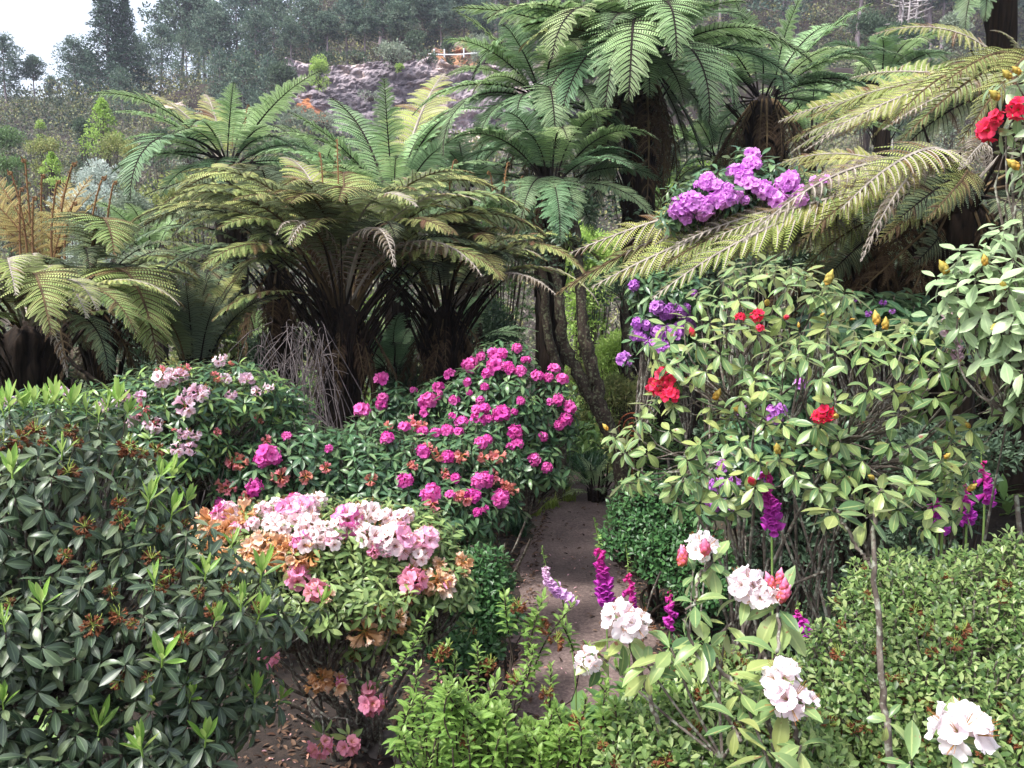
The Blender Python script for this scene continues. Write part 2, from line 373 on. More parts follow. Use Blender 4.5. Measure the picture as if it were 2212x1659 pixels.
def frond_mesh(mid, delta, style, seed):
    key = (mid, delta, style, seed)
    if key not in _fc:
        mb = frond_mb(mid, delta, seed, **SHAPE[style])
        v = mb.v[0]; tip = v[-5:].mean(0)
        me = mb.mesh(style + '_frond', [M[STYLE[style][0]], M[STYLE[style][1]]], False)
        _fc[key] = (me, math.degrees(math.atan2(tip[2], math.hypot(tip[0], tip[1]))), float(np.linalg.norm(tip)))
    return _fc[key]

def frond(parent, base, az, chord, length, style, arch=70, roll=0.0, seed=None, label=None):
    """base: local to the parent; az, chord in degrees; length of the chord from base to tip"""
    delta = DELTS[np.argmin(abs(DELTS - arch))]; mid = MIDS[np.argmin(abs(MIDS - chord))]
    me, ce, cl = frond_mesh(mid, delta, style, int(RNG.integers(0, 4)) if seed is None else seed)
    o = put('frond', me, parent, base)
    o.rotation_euler = Euler((math.radians(roll), math.radians(ce - chord), math.radians(az)), 'XYZ')
    sc = length / cl; o.scale = (sc, sc * RNG.uniform(0.85, 1.2), sc)
    if label: o['label'] = label
    return o

def fern_trunk(parent, base, top, r0, r1, stubs=30, seed=0, flare=0.0, mat='fern_trunk', stublen=0.5):
    """base, top local; a fibrous trunk of old frond bases"""
    rng = np.random.default_rng(seed + 99); mb = MB()
    K, S = 40, 36; s = np.linspace(0, 1, K)
    base = np.asarray(base, float); top = np.asarray(top, float)
    ax = spline([base, base * 0.6 + top * 0.4 + rng.normal(0, 0.04, 3) * [1, 1, 0], top], K)
    r = r0 + (r1 - r0) * s + flare * 0.3 * smooth(0.55, 1.0, s) * r1; r = r * np.sqrt(np.maximum(0.05, 1 - smooth(0.93, 1.0, s)))
    r = r + 0.25 * r0 * (1 - smooth(0, 0.15, s))
    ang = np.arange(S) / S * 2 * np.pi
    rr = r[:, None] * (1 + 0.13 * np.sin(ang * 9 + 3 * np.sin(s * 9)[:, None]) + rng.normal(0, 0.09, (K, S)))
    V = np.stack([ax[:, None, 0] + rr * np.cos(ang), ax[:, None, 1] + rr * np.sin(ang), np.repeat(ax[:, 2:3], S, 1)], -1)
    i, j = np.meshgrid(np.arange(K - 1), np.arange(S), indexing='ij'); j2 = (j + 1) % S
    mb.add(V.reshape(-1, 3), np.stack([i * S + j, i * S + j2, (i + 1) * S + j2, (i + 1) * S + j], -1).reshape(-1, 4))
    # old frond bases lying against the trunk, the upper ones flaring out
    if stubs:
        n = stubs; k0 = rng.uniform(0.05, 0.97, n); a = rng.random(n) * 2 * np.pi
        idx = (k0 * (K - 1)).astype(int); rad = np.stack([np.cos(a), np.sin(a), 0 * a], -1)
        b = ax[idx] + rad * r[idx][:, None] * 0.85
        k0 = np.where(rng.random(n) < 0.45, rng.uniform(0.68, 0.97, n), k0); idx = (k0 * (K - 1)).astype(int); b = ax[idx] + rad * np.minimum(r[idx], r0 * 1.2)[:, None] * 0.85; ln = rng.uniform(0.3, 1.0, n) * stublen; out = 0.07 + 0.75 * smooth(0.6, 0.97, k0) + rng.normal(0, 0.08, n)
        t = np.linspace(0, 1, 6)
        pts = b[:, None] + np.array([0, 0, 1.0]) * (ln[:, None] * t)[..., None] + rad[:, None] * ((out * ln)[:, None] * t ** 1.3 + 0.03)[..., None]
        tubes(mb, pts, np.linspace(0.016, 0.007, 6)[None].repeat(n, 0) * rng.uniform(0.7, 1.4, (n, 1)), 4)
    return mb.build('trunk', M[mat], parent)

def crozier(parent, base, h, lean_az, lean, style='stipe_rust', coil=0.05, thick=0.012, seed=0):
    rng = np.random.default_rng(seed + 400); K = 46; s = np.linspace(0, 1, K)
    e = np.radians(90 - lean * s) ; e = np.where(s > 0.7, e - (s - 0.7) / 0.3 * 8.0, e)
    step = np.where(s > 0.7, (coil * 6.5) / (K * 0.3) * (1 - 0.75 * (s - 0.7) / 0.3), h / (K * 0.7))
    d = np.stack([np.cos(e) * math.cos(lean_az), np.cos(e) * math.sin(lean_az), np.sin(e)], -1) * step[:, None]
    p = np.cumsum(d, 0) - d[0]; mb = MB()
    tubes(mb, p[None], (thick * (1 - 0.35 * s))[None], 7)
    # short young side shoots
    for k in range(8, 38, 2):
        sd = np.array([-math.sin(lean_az), math.cos(lean_az), 0.3]) * (1 if k % 4 else -1); l = h * 0.09 * (1.1 - s[k]) * rng.uniform(0.6, 1.3)
        t = np.linspace(0, 1, 7); q = p[k] + sd * (l * np.sin(t * 2.2))[:, None] + np.array([0, 0, 1]) * (l * (0.5 * np.sin(t * 3.4)))[:, None]
        tubes(mb, q[None], np.linspace(thick * 0.5, thick * 0.28, 7)[None], 4)
    o = mb.build('crozier', M[style], parent); o.location = base
    return o

def tree_fern(label, hub, r0, r1, fronds, auto=None, stubs=40, flare=0.0, lean=(0, 0), seed=0, croz=(), group='tree ferns', ground=None, name='tree_fern', stublen=0.5, roll=0.0):
    """hub: world point of the crown. fronds: (tipU, tipV, tipDepth, style[, arch]) aimed at a point, or ('a', az, chord, length, style[, arch]).
    auto: list of (n, (chord lo, hi), (len lo, hi), style, arch)"""
    rng = np.random.default_rng(seed + 31); hub = np.asarray(hub, float)
    gx, gy = hub[0] + lean[0], hub[1] + lean[1]; gz = float(H(gx, gy)) - 0.05 if ground is None else ground
    root = thing(name, label, 'tree fern', (gx, gy, gz), group)
    hl = hub - np.array([gx, gy, gz])
    fern_trunk(root, (0, 0, 0), hl, r0, r1, stubs, seed, flare, stublen=stublen)
    for f in fronds:
        if f[0] == 'a':
            az, ch, ln, st = f[1:5]; arch = f[5] if len(f) > 5 else 70
        else:
            tip = P(f[0], f[1], f[2]); v = tip - hub; st = f[3]; arch = f[4] if len(f) > 4 else 70
            az = math.degrees(math.atan2(v[1], v[0])); ch = math.degrees(math.atan2(v[2], math.hypot(v[0], v[1]))); ln = np.linalg.norm(v)
        b = hl + np.array([math.cos(math.radians(az)), math.sin(math.radians(az)), 0]) * r1 * 0.7 + [0, 0, rng.uniform(-0.06, 0.05)]
        frond(root, b, az, ch, ln, st, arch, rng.normal(0, 6) + (roll * rng.uniform(0.5, 1.3) if 100 < az % 360 < 260 else 0))
    a0 = rng.random() * 360
    for (n, chr_, lr, st, arch) in (auto or ()):
        for i in range(n):
            a0 += 137.5; az = a0 + rng.normal(0, 9); ch = rng.uniform(*chr_); ln = rng.uniform(*lr)
            b = hl + np.array([math.cos(math.radians(az)), math.sin(math.radians(az)), 0]) * r1 * 0.75 + [0, 0, (ch / 90) * 0.08 - 0.04]
            frond(root, b, az, ch, ln, st if isinstance(st, str) else st[int(rng.integers(len(st)))], arch, rng.normal(0, 7) + (roll if 100 < az % 360 < 260 else 0))
    for i, (U, V, Y, h) in enumerate(croz):
        tipw = P(U, V, Y); v = tipw - hub; az = math.atan2(v[1], v[0]); hz = math.hypot(v[0], v[1])
        b = tipw - np.array([math.cos(az), math.sin(az), 0]) * h * 0.25 - [0, 0, h]
        crozier(root, b - np.array([gx, gy, gz]), h, az, 28, seed=seed * 10 + i, coil=0.03, thick=0.008)
    return root
# ------------------------------------------------------------------ the hill behind: rock face, pines, shrubs
QUAD = dict(v=np.array([[0, -.5, 0], [.6, -.32, .06], [1, 0, 0], [.6, .32, .06], [0, .5, 0.0]])[[0, 1, 2, 3]] , f=np.array([[0, 1, 2, 3]]), l=np.zeros((4, 3)))
QUAD['v'] = np.array([[0, 0, 0], [.5, -.5, .08], [1, 0, -.05], [.5, .5, .08]])
M['pine'] = leafmat('pine_needles', [lin('3f534d'), lin('52685b'), lin('687e6c'), lin('808c7c')], 0.6, 0.15, spec=0.2, objvar=0.5)
M['spruce'] = leafmat('spruce_needles', [lin('344c40'), lin('42594a'), lin('506a56')], 0.6, 0.1, spec=0.2)
M['conifer_lime'] = leafmat('conifer_lime', [lin('7fa045'), lin('95b652'), lin('a8c662')], 0.55, 0.25)
M['silver'] = leafmat('leaf_silver', [lin('8d9d92'), lin('a9b6ac'), lin('c3cbc4')], 0.5, 0.15, under=lin('c9d0cb'))
M['pine_bark'] = barkmat('pine_bark', lin('5c5152'), lin('a0949a'), 3, 0.3)
M['sh_bark'] = barkmat('shrub_bark', lin('2a2420'), lin('564a42'), 12, .3)
M['sh_olive'] = leafmat('shrub_olive', [lin('6c7a45'), lin('828f55'), lin('9aa062'), lin('a59a63')], 0.55, 0.25)
M['sh_green'] = leafmat('shrub_green', [lin('4f6b42'), lin('648150'), lin('7c965c')], 0.5, 0.25)
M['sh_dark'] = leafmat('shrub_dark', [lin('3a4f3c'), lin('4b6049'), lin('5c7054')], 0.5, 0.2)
M['sh_bright'] = leafmat('shrub_bright', [lin('7fa04a'), lin('97b45c'), lin('adc270')], 0.5, 0.35)
M['sh_grey'] = leafmat('shrub_grey', [lin('6e7d6e'), lin('86937f'), lin('9da792')], 0.55, 0.2)
M['sh_mix'] = leafmat('undergrowth_mix', [lin('37463a'), lin('55634a'), lin('777f55'), lin('857d6c'), lin('5f6d5c'), lin('9c9c5e'), lin('465840'), lin('7a7268')], 0.6, 0.2)

def rockmat(name, tint):
    m, N, L, bs, out = newmat(name)
    tc = N.new('ShaderNodeTexCoord'); mp = N.new('ShaderNodeMapping'); mp.inputs['Scale'].default_value = (0.4, 0.4, 0.5); L.new(tc.outputs['Object'], mp.inputs[0])
    n1 = N.new('ShaderNodeTexNoise'); n1.inputs['Scale'].default_value = 0.55; n1.inputs['Detail'].default_value = 10; n1.inputs['Roughness'].default_value = 0.65; L.new(mp.outputs[0], n1.inputs['Vector'])
    a = ramp(N, tint); L.new(n1.outputs[0], a.inputs[0])
    mp2 = N.new('ShaderNodeMapping'); mp2.inputs['Scale'].default_value = (1.1, 1.1, 0.12); L.new(tc.outputs['Object'], mp2.inputs[0])
    n2 = N.new('ShaderNodeTexNoise'); n2.inputs['Scale'].default_value = 1.2; n2.inputs['Detail'].default_value = 8; L.new(mp2.outputs[0], n2.inputs['Vector'])
    mr = N.new('ShaderNodeMapRange'); mr.inputs[1].default_value = 0.52; mr.inputs[2].default_value = 0.7; L.new(n2.outputs[0], mr.inputs[0])
    c = mixc(N, L, mth(N, L, 'MULTIPLY', mr.outputs[0], 0.5), a.outputs[0], lin('6e6674'))
    L.new(c, bs.inputs['Base Color']); bs.inputs['Roughness'].default_value = 0.95
    bp = N.new('ShaderNodeBump'); bp.inputs['Distance'].default_value = 0.6; bp.inputs['Strength'].default_value = 0.9; n3 = N.new('ShaderNodeTexNoise'); n3.inputs['Scale'].default_value = 2.2; n3.inputs['Detail'].default_value = 9
    L.new(mp.outputs[0], n3.inputs['Vector']); L.new(n3.outputs[0], bp.inputs['Height']); L.new(bp.outputs[0], bs.inputs['Normal'])
    return m
M['rock'] = rockmat('rock_face', [(0.3, lin('6b646a')), (0.45, lin('877d84')), (0.55, lin('a0949a')), (0.62, lin('c0aca6')), (0.7, lin('dec9be'))])
M['rock_orange'] = rockmat('rock_orange', [(0.3, lin('85705f')), (0.45, lin('b0714a')), (0.56, lin('c98a60')), (0.7, lin('dcc4b2'))])
M['rock_scar'] = rockmat('rock_scar', [(0.3, lin('5f564e')), (0.42, lin('7c6a5c')), (0.5, lin('a87654')), (0.58, lin('b88c70')), (0.64, lin('d8c4b6'))])
M['rock_pale'] = rockmat('rock_pale', [(0.3, lin('8a7d84')), (0.45, lin('c4aea6')), (0.6, lin('e0cabd')), (0.75, lin('f0e2d8'))])

def vnoise(x, z, rng, octs=((0.25, 1.0), (0.6, .5), (1.4, .25), (3.1, .12))):
    o = np.zeros_like(x)
    for f, a in octs:
        for _ in range(3):
            th = rng.random() * 6.28; o += a * np.sin((x * math.cos(th) + z * math.sin(th)) * f * rng.uniform(.7, 1.4) * 2 + rng.random() * 6.28) / 1.7
    return o

def rock_wall(U0, V0, U1, V1, Y, mat, name, nx=150, nz=70, amp=0.9, lean=2.0, seed=0, ragged=0.06, edge=.16):
    rng = np.random.default_rng(seed); a = P(U0, V0, Y); c = P(U1, V1, Y); x = np.linspace(a[0], c[0], nx); t = np.linspace(0, 1, nz); X, T = np.meshgrid(x, t, indexing='ij')
    h = a[2] - c[2]; top = a[2] + h * ragged * vnoise(X, X * 0, rng); bot = c[2] - 1.0
    ed = np.minimum(1, np.minimum(X - x[0], x[-1] - X) / (abs(x[-1] - x[0]) * edge)); top = bot + (top - bot) * (0.25 + 0.75 * np.sqrt(np.maximum(ed, 0)) * (1 + .25 * vnoise(X * 2, X * 0, rng) * (edge > .3)))
    Zz = bot + (top - bot) * T
    from mathutils import noise as mn
    off = seed * 13.7; disp = np.zeros_like(X)
    for p_ in range(X.shape[0]):
        for q_ in range(X.shape[1]):
            v_ = Vector((X[p_, q_] * .16 + off, Zz[p_, q_] * .22, off)); d_, _ = mn.voronoi(Vector((v_.x * 2.2 + mn.noise(v_ * 3), v_.y * 1.5 + mn.noise(v_ * 2.7), off)))
            disp[p_, q_] = .4 * mn.fractal(v_ * 7, 0.7, 2.1, 4) + 0.7 * mn.fractal(v_ * 1.6, 0.9, 2.1, 6) - 1.1 * min(d_[1] - d_[0], .4) + .55 * mn.cell(Vector((v_.x * 1.3 + .3 * mn.noise(v_ * 4), v_.y * 2.6, off)))
    Yy = Y + lean * T + amp * disp + 1.2 * (1 - ed)
    o = [X, Yy, Zz]; V = np.stack(o, -1)
    back = V[:, -1:].copy(); back[..., 1] += 4.0; back[..., 2] -= 0.6; V = np.concatenate([V, back], 1)
    mb = MB(); mb.add(V.reshape(-1, 3), grid_faces(nx, nz + 1)); return mb.build(name, M[mat], None, False)

def clump_quads(ctr, rad, n, size, rng, flat=0.7, up=0.35):
    """n leaf facets spread through balls: ctr (K,3), rad (K,)"""
    K = len(ctr); N = K * n; d = nrm(rng.normal(0, 1, (N, 3))); rr = rng.uniform(0.45, 1.0, N) ** 0.6
    p = np.repeat(ctr, n, 0) + d * (rr * np.repeat(rad, n))[:, None] * np.array([1, 1, flat])
    ax = nrm(d + rng.normal(0, 0.6, (N, 3)) + [0, 0, up]); nn = nrm(d * 0.6 + rng.normal(0, 0.5, (N, 3)) + [0, 0, 0.5])
    return p, basis(ax, nn), np.repeat(np.atleast_1d(size) if np.ndim(size) else np.full(K, size), n) * rng.uniform(0.6, 1.3, N)

def pine_parts(h, cr, cf, seed, limbs=30, nq=44, cl=1.0):
    """trunk and crown of a broad pine of height h; cr crown radius, cf crown share of the height"""
    rng = np.random.default_rng(seed + 3000); tr = MB(); K = 14; s = np.linspace(0, 1, K)
    px = np.cumsum(rng.normal(0, 0.012, K)) * h * .35; py = np.cumsum(rng.normal(0, 0.012, K)) * h * .35
    ax = np.stack([px, py, s * h * 0.97], -1); tubes(tr, ax[None], (0.017 * h * (1 - 0.85 * s) + 0.02)[None], 7)
    ct, rd = [], []
    for i in range(limbs):
        f = 1 - cf + cf * ((i + rng.random()) / limbs); q = (f - (1 - cf)) / cf
        prof = math.sin(math.pi * min(1, 0.16 + 0.84 * q) ** 0.8) ** 0.7 if q < 0.97 else 0.25
        a = i * 2.4 + rng.normal(0, .4); l = cr * max(prof, 0.18) * rng.uniform(0.55, 1.1); z = f * h * 0.95; k = min(K - 2, int(f * 0.95 * (K - 1))); b = ax[k] + (ax[k + 1] - ax[k]) * 0.5; b[2] = z
        e = b + np.array([math.cos(a) * l, math.sin(a) * l, l * rng.uniform(0.0, 0.45)]); m = (b + e) / 2 + [0, 0, -0.06 * l]
        tubes(tr, np.stack([b, m, e])[None], np.array([[0.006 * h * .7, 0.004 * h * .7, 0.02]]), 4)
        for w, g in ((1.0, 1), (0.62, .85), (0.8, .8)):
            ct.append(b + (e - b) * w + rng.normal(0, 0.16 * cr * .6, 3)); rd.append(cl * g * cr * rng.uniform(0.2, 0.34))
    # a few dead limbs below the crown
    for i in range(7):
        f = rng.uniform(0.12, max(0.2, 1 - cf)); a = rng.random() * 6.28; l = cr * rng.uniform(0.2, 0.6); b = np.array([ax[int(f * (K - 1))][0], ax[int(f * (K - 1))][1], f * h * .97]); tubes(tr, np.stack([b, b + np.array([math.cos(a) * l * .5, math.sin(a) * l * .5, l * .1]), b + np.array([math.cos(a) * l, math.sin(a) * l, l * .35])])[None], np.array([[0.05, 0.035, 0.015]]), 4)
    cw = MB(); p, R, sz = clump_quads(np.array(ct), np.array(rd), nq, 0.55, rng, 0.62); scatter(cw, QUAD, R, p, np.stack([sz, sz * 0.5, sz], -1), np.clip(np.repeat(rng.random(len(ct)), nq) * 0.7 + rng.random(len(p)) * 0.3, 0, 1))
    return tr, cw

def spruce_parts(h, cr, seed):
    rng = np.random.default_rng(seed + 3300); tr = MB(); K = 12; s = np.linspace(0, 1, K); ax = np.stack([s * 0, s * 0, s * h], -1); tubes(tr, ax[None], (0.014 * h * (1 - 0.93 * s))[None], 7); ct, rd = [], []
    n = 110
    for i in range(n):
        f = 0.12 + 0.87 * (i / n); l = cr * (1 - f) ** 0.8 * 1.1 * rng.uniform(0.65, 1.15) + 0.15; a = i * 2.4 + rng.normal(0, .3)
        b = np.array([0, 0, f * h]); e = b + np.array([math.cos(a) * l, math.sin(a) * l, -0.16 * l]); tubes(tr, np.stack([b, (b + e) / 2 + [0, 0, .03], e + [0, 0, .12 * l]])[None], np.array([[0.06, 0.04, 0.01]]), 4)
        for w in (0.35, 0.6, 0.8, 1.0): ct.append(b + (e - b) * w + [0, 0, .1 * l * w]); rd.append(0.34 + 0.1 * l * (1.2 - w))
    cw = MB(); p, R, sz = clump_quads(np.array(ct), np.array(rd) * 1.25, 20, 0.5, rng, 0.45, 0.0); scatter(cw, QUAD, R, p, np.stack([sz, sz * 0.4, sz], -1)); return tr, cw

_pm = {}
def far_tree(name, label, U, Vtop, Y, kind, width, group, crownmat='pine', sink=0.3):
    """kind: 'pine0'..'pine5' or 'spruce'; the mesh is shared and scaled to the height seen"""
    if kind not in _pm:
        if kind == 'spruce': tr, cw = spruce_parts(20, 5.6, 1)
        else:
            k = int(kind[4]); tr, cw = pine_parts(20, [5.2, 6.2, 5.0, 4.0, 6.4, 3.4][k], [0.66, 0.76, 0.48, 0.36, 0.9, 0.42][k], k, limbs=42)
        _pm[kind] = (tr.mesh('pine_trunk', [M['pine_bark']]), cw.mesh('pine_crown', [M[crownmat]], False))
    p = P(U, Vtop, Y); gz = float(H(p[0], p[1])) - sink; h = p[2] - gz; s = h / 20; root = thing(name, label, 'tree', (p[0], p[1], gz), group)
    sx = s * width; root.scale = (sx, sx, s); root.rotation_euler[2] = RNG.random() * 6.28
    put('trunk', _pm[kind][0], root); put('crown', _pm[kind][1], root); return root

rock_wall(560, 124, 1260, 300, 84.0, 'rock', 'cliff', 230, 80, 0.9, 2.0, 3, .05, .07)['kind'] = 'structure'
for i, (lab, a, m_, Y) in enumerate([
    ('patchy orange and whitish earth scar above the rock face', (885, 84, 1040, 126), 'rock_scar', 89.5),
    ('peach-coloured earth slip low left of the rock face', (600, 200, 705, 240), 'rock_orange', 82.0), ('small pinkish earth bank behind the pine trunks on the left slope', (325, 190, 390, 215), 'rock_pale', 84.0),
    ('pale grey rubble bank below the right part of the rock face', (985, 240, 1140, 320), 'rock_pale', 78.0)]):
    o = rock_wall(*a, Y, m_, 'rock_outcrop', 70, 40, 0.6, 4.0, 20 + i, 0.3, .3); tag(o, lab, 'rock outcrop')
# white pipe rail on the lip of the rock face
mb = MB(); rail = [P(u, v, 85.6) for u, v in [(925, 117), (955, 118), (990, 118), (1010, 116), (1030, 115)]]; tubes(mb, spline(rail, 20)[None], np.full((1, 20), 0.07), 6)
root = thing('pipe_rail', 'thin white pipe rail on three posts along the lip of the rock face', 'railing', rail[0]); 
for me_v in mb.v: me_v -= rail[0]
M['white_paint'] = barkmat('white_paint', lin('c9cbd0'), lin('e6e8ea'), 5, 1); mb.build('rail', M['white_paint'], root)
for u, v0 in [(938, 106), (960, 106), (1002, 104)]:
    mb = MB(); a, b = P(u, v0, 85.6) - rail[0], P(u, 124, 85.6) - rail[0]; tubes(mb, np.stack([a, (a + b) / 2, b])[None], np.full((1, 3), 0.08), 6); mb.build('post', M['white_paint'], root)

PG = 'pines on the ridge to the left'
for a in [('tall pine cut off by the left edge of the photo', 4, 75, 86, 'pine0', 1.0), ('slim pine with a bare trunk, second from the left edge', 70, 118, 88, 'pine3', 1.0), ('bushy broad-crowned pine left of the dark spruces', 158, 82, 92, 'pine1', 1.05), ('small pine tucked behind the bushy one, left of the spruces', 112, 165, 98, 'pine2', 1.0),
          ('pine showing above the bushy one, touching the left spruce', 190, 108, 104, 'pine2', 1.1), ('young rounded pine low in front of the spruce', 262, 146, 80, 'pine4', 0.9), ('thin-topped pine beside the right flank of the spruces', 300, 80, 98, 'pine0', 0.9), ('tall pine with split crown against the sky, right of the spruces', 345, 50, 92, 'pine1', 1.0),
          ('pine reaching the top edge against the sky', 385, -35, 104, 'pine2', 1.0), ('pine with wispy top where the sky ends', 435, -10, 106, 'pine3', 1.15), ('dense pine in front of the wispy-topped one', 400, 62, 90, 'pine4', 0.85), ('brown-tinged pine, first one under closed canopy', 462, 10, 94, 'pine0', 1.0), ('short leafy pine above the earth bank', 472, 105, 86, 'pine4', 0.9)]:
    far_tree('pine_tree', a[0], a[1], a[2], a[3], a[4], a[5], PG)
far_tree('spruce_tree', 'dark spruce with a sharp top, left one of the close pair', 226, -25, 90, 'spruce', 1.1, 'dark spruces on the ridge', 'spruce')
far_tree('spruce_tree', 'dark spruce leaning on the right side of the close pair', 266, -10, 91, 'spruce', 0.85, 'dark spruces on the ridge', 'spruce')
for i, (U, V, Y, k, w) in enumerate([(505, -20, 96, 'pine1', 1), (548, 20, 90, 'pine0', 1), (590, -10, 96, 'pine1', 1), (628, 40, 90, 'pine2', 1.1), (668, -15, 95, 'pine0', 1), (705, 25, 93, 'pine3', 1.2), (745, -10, 96, 'pine2', 1.1), (785, 20, 94, 'pine3', 1.2), (822, -20, 97, 'pine2', 1), (862, 5, 95, 'pine5', 1.2), (905, -20, 98, 'pine3', 1.1), (950, -10, 97, 'pine5', 1), (1000, -25, 99, 'pine2', 1), (1040, 0, 96, 'pine5', 1.2), (520, 110, 84, 'pine4', .9), (575, 120, 83, 'pine4', .8)]):
    far_tree('pine_tree', ['pine filling the gap right of the sky', 'broad grey-green pine over the left earth slope', 'rounded pine at the top edge left of the rock face', 'pine with a clear trunk above the peach earth slip', 'heavy-crowned pine above the left end of the rock face', 'thin pale-trunked pine on the lip of the rock face, furthest left there', 'second pine along the lip of the rock face from its left end', 'third pine along the lip of the rock face from its left end', 'fourth pine along the lip of the rock face from its left end', 'narrow pine on the rock lip just left of the orange scar', 'pine directly above the orange scar', 'narrow pine standing over the whitish part of the scar', 'pine behind the right end of the orange scar', 'narrow pine on the rock lip nearest the tall tree ferns', 'low bushy pine at the foot of the forest, above the left arching fern', 'low dense pine beside the peach earth slip'][i], U, V, Y, k, w, 'pines above the rock face')
# bare grey trunks on the right hill
for i, (U, V, w) in enumerate([(1968, -30, .5), (1992, -40, .5), (1950, -20, .4)]):
    t, c = pine_parts(20, 3.0, 0.12, 60 + i, limbs=9, nq=2); p = P(U, V, 62); gz = float(H(p[0], p[1])); root = thing('bare_tree', ['bare grey trunk on the far right hill, middle one of three', 'bare grey trunk on the far right hill, right one of three', 'bare grey trunk on the far right hill, left one of three'][i], 'tree', (p[0], p[1], gz), 'bare trunks on the right hill'); s = (p[2] - gz) / 20; root.scale = (s, s, s)
    M.setdefault('bare', barkmat('bare_wood', lin('8d8688'), lin('bdb6b6'), 4, .3)); t.build('trunk', M['bare'], root)

def forest_mass():
    rng = np.random.default_rng(5); cw = MB(); tr = MB()
    var = [pine_parts(20, [4.6, 5.0, 4.0][k], [.5, .6, .45][k], 80 + k, limbs=26, nq=26) for k in range(3)]
    n = 0
    while n < 105:
        Y = rng.uniform(98, 150); U = rng.uniform(430, 2300); p = P(U, 100, Y); z = float(H(p[0], p[1])) - .3
        t, c = var[rng.integers(3)]; s = rng.uniform(0.65, 1.0); a = rng.random() * 6.28; R = np.array([[math.cos(a), -math.sin(a), 0], [math.sin(a), math.cos(a), 0], [0, 0, 1]])
        for src, dst in ((t, tr), (c, cw)):
            off = 0
            for v, f, l, in zip(src.v, src.f, src.l): dst.add(v @ R.T * s + np.array([p[0], p[1], z]), f - off, l); off += len(v)
        n += 1
    o = cw.build('forest', M['pine'], None, False); tag(o, kind='stuff'); t = tr.build('forest_trunks', M['pine_bark'], None); tag(t, kind='stuff')
forest_mass()

def undergrowth():
    rng = np.random.default_rng(6); N = 5600; Y = 22 + (128 - 22) * rng.random(N) ** 0.75; U = rng.uniform(-150, 2350, N); x = (U - 1106) / FPX * Y; z = H(x, Y)
    ok = ~((Y > 81) & (Y < 89) & (x > -26) & (x < 2)); Y, x, z = Y[ok], x[ok], z[ok]; n = len(Y); r = (0.5 + 1.5 * rng.random(n) ** 2) * (0.6 + Y / 100)
    ctr = np.stack([x, Y, z + r * 0.4], -1); p, R, sz = clump_quads(ctr, r, 90, 0.09 + 0.21 * (Y / 90), rng, 0.85)
    cb = np.clip(0.5 + 0.45 * np.sin(x * 0.21 + 1) * np.cos(Y * 0.17) + rng.normal(0, 0.35, n), 0, 1); mb = MB(); scatter(mb, QUAD, R, p, np.stack([sz, sz * .6, sz], -1), np.clip(np.repeat(cb, 90) + rng.normal(0, .06, n * 90), 0, 1))
    tag(mb.build('undergrowth', M['sh_mix'], None, False), kind='stuff')
undergrowth()

def shrub(label, U, V, Y, ru, rv, mat, leaf=0.1, seed=0, cone=False, n=None, name='shrub', cat='shrub', aspect=.5, lumps=22, group=None):
    """U, V: middle of the crown on the page"""
    rng = np.random.default_rng(seed + 8000); c = P(U, V, Y); k = Y / FPX; gz = float(H(c[0], c[1])) - 0.05; a, h = ru * k, rv * k; gz = min(gz, c[2] - h); gz = c[2] - h * 1.15 if (c[2] - gz > 3.2 * h and Y > 75) else gz
    root = thing(name, label, cat, (c[0], c[1], gz), group); cz = c[2] - gz
    if cone:
        t = rng.random(lumps * 3) ** 0.8; an = np.arange(lumps * 3) * 2.4; rr = a * (1 - t) ** 0.8 * 0.85; ctr = np.stack([rr * np.cos(an), rr * np.sin(an), cz - h + 2 * h * t * 0.95], -1); rad = a * 0.24 * (1.15 - t * 0.8)
    else:
        d = nrm(rng.normal(0, 1, (lumps, 3))); d[:, 2] = np.abs(d[:, 2]) * 1.2 - 0.35; ctr = d * np.array([a, a * .8, h]) * rng.uniform(0.35, 0.8, (lumps, 1)) + [0, 0, cz]; rad = min(a, h) * rng.uniform(0.32, 0.5, lumps)
        nb = int(min(26, lumps * (cz - h * .4) / (2.2 * h)))
        if nb > 0:
            d = nrm(rng.normal(0, 1, (nb, 3))); lo = d * np.array([a * .75, a * .6, 0]) * rng.uniform(.4, 1, (nb, 1)); lo[:, 2] = rng.uniform(.1, 1, nb) * (cz - h * .3); ctr = np.concatenate([ctr, lo]); rad = np.concatenate([rad, min(a, h) * rng.uniform(.3, .5, nb)])
    area = rad.mean() ** 2 * len(ctr); nq = int(np.clip((n or 26) * (rad.mean() / leaf) ** 2 * 0.55, 14, 420)); p, R, sz = clump_quads(ctr, rad, nq, leaf, rng, 0.85)
    mb = MB(); scatter(mb, QUAD, R, p, np.stack([sz, sz * aspect, sz], -1), np.clip(np.repeat(rng.random(len(ctr)), nq) * .5 + rng.random(len(p)) * .5, 0, 1)); mb.build('foliage', M[mat], root, False)
    wd = MB(); st = np.zeros((len(ctr), 3)) + rng.normal(0, .05 * a, (len(ctr), 3)) * [1, 1, 0]; t = np.linspace(0, 1, 6)[None, :, None]; mid = (st + ctr) / 2 + rng.normal(0, .1 * a, st.shape); pts = (1 - t) ** 2 * st[:, None] + 2 * t * (1 - t) * mid[:, None] + t * t * ctr[:, None]
    tubes(wd, pts, np.linspace(0.018 * a + .005, 0.004, 6)[None].repeat(len(ctr), 0), 4); wd.build('stem', M['sh_bark'], root); return root
SG = 'shrubs on the left slope'
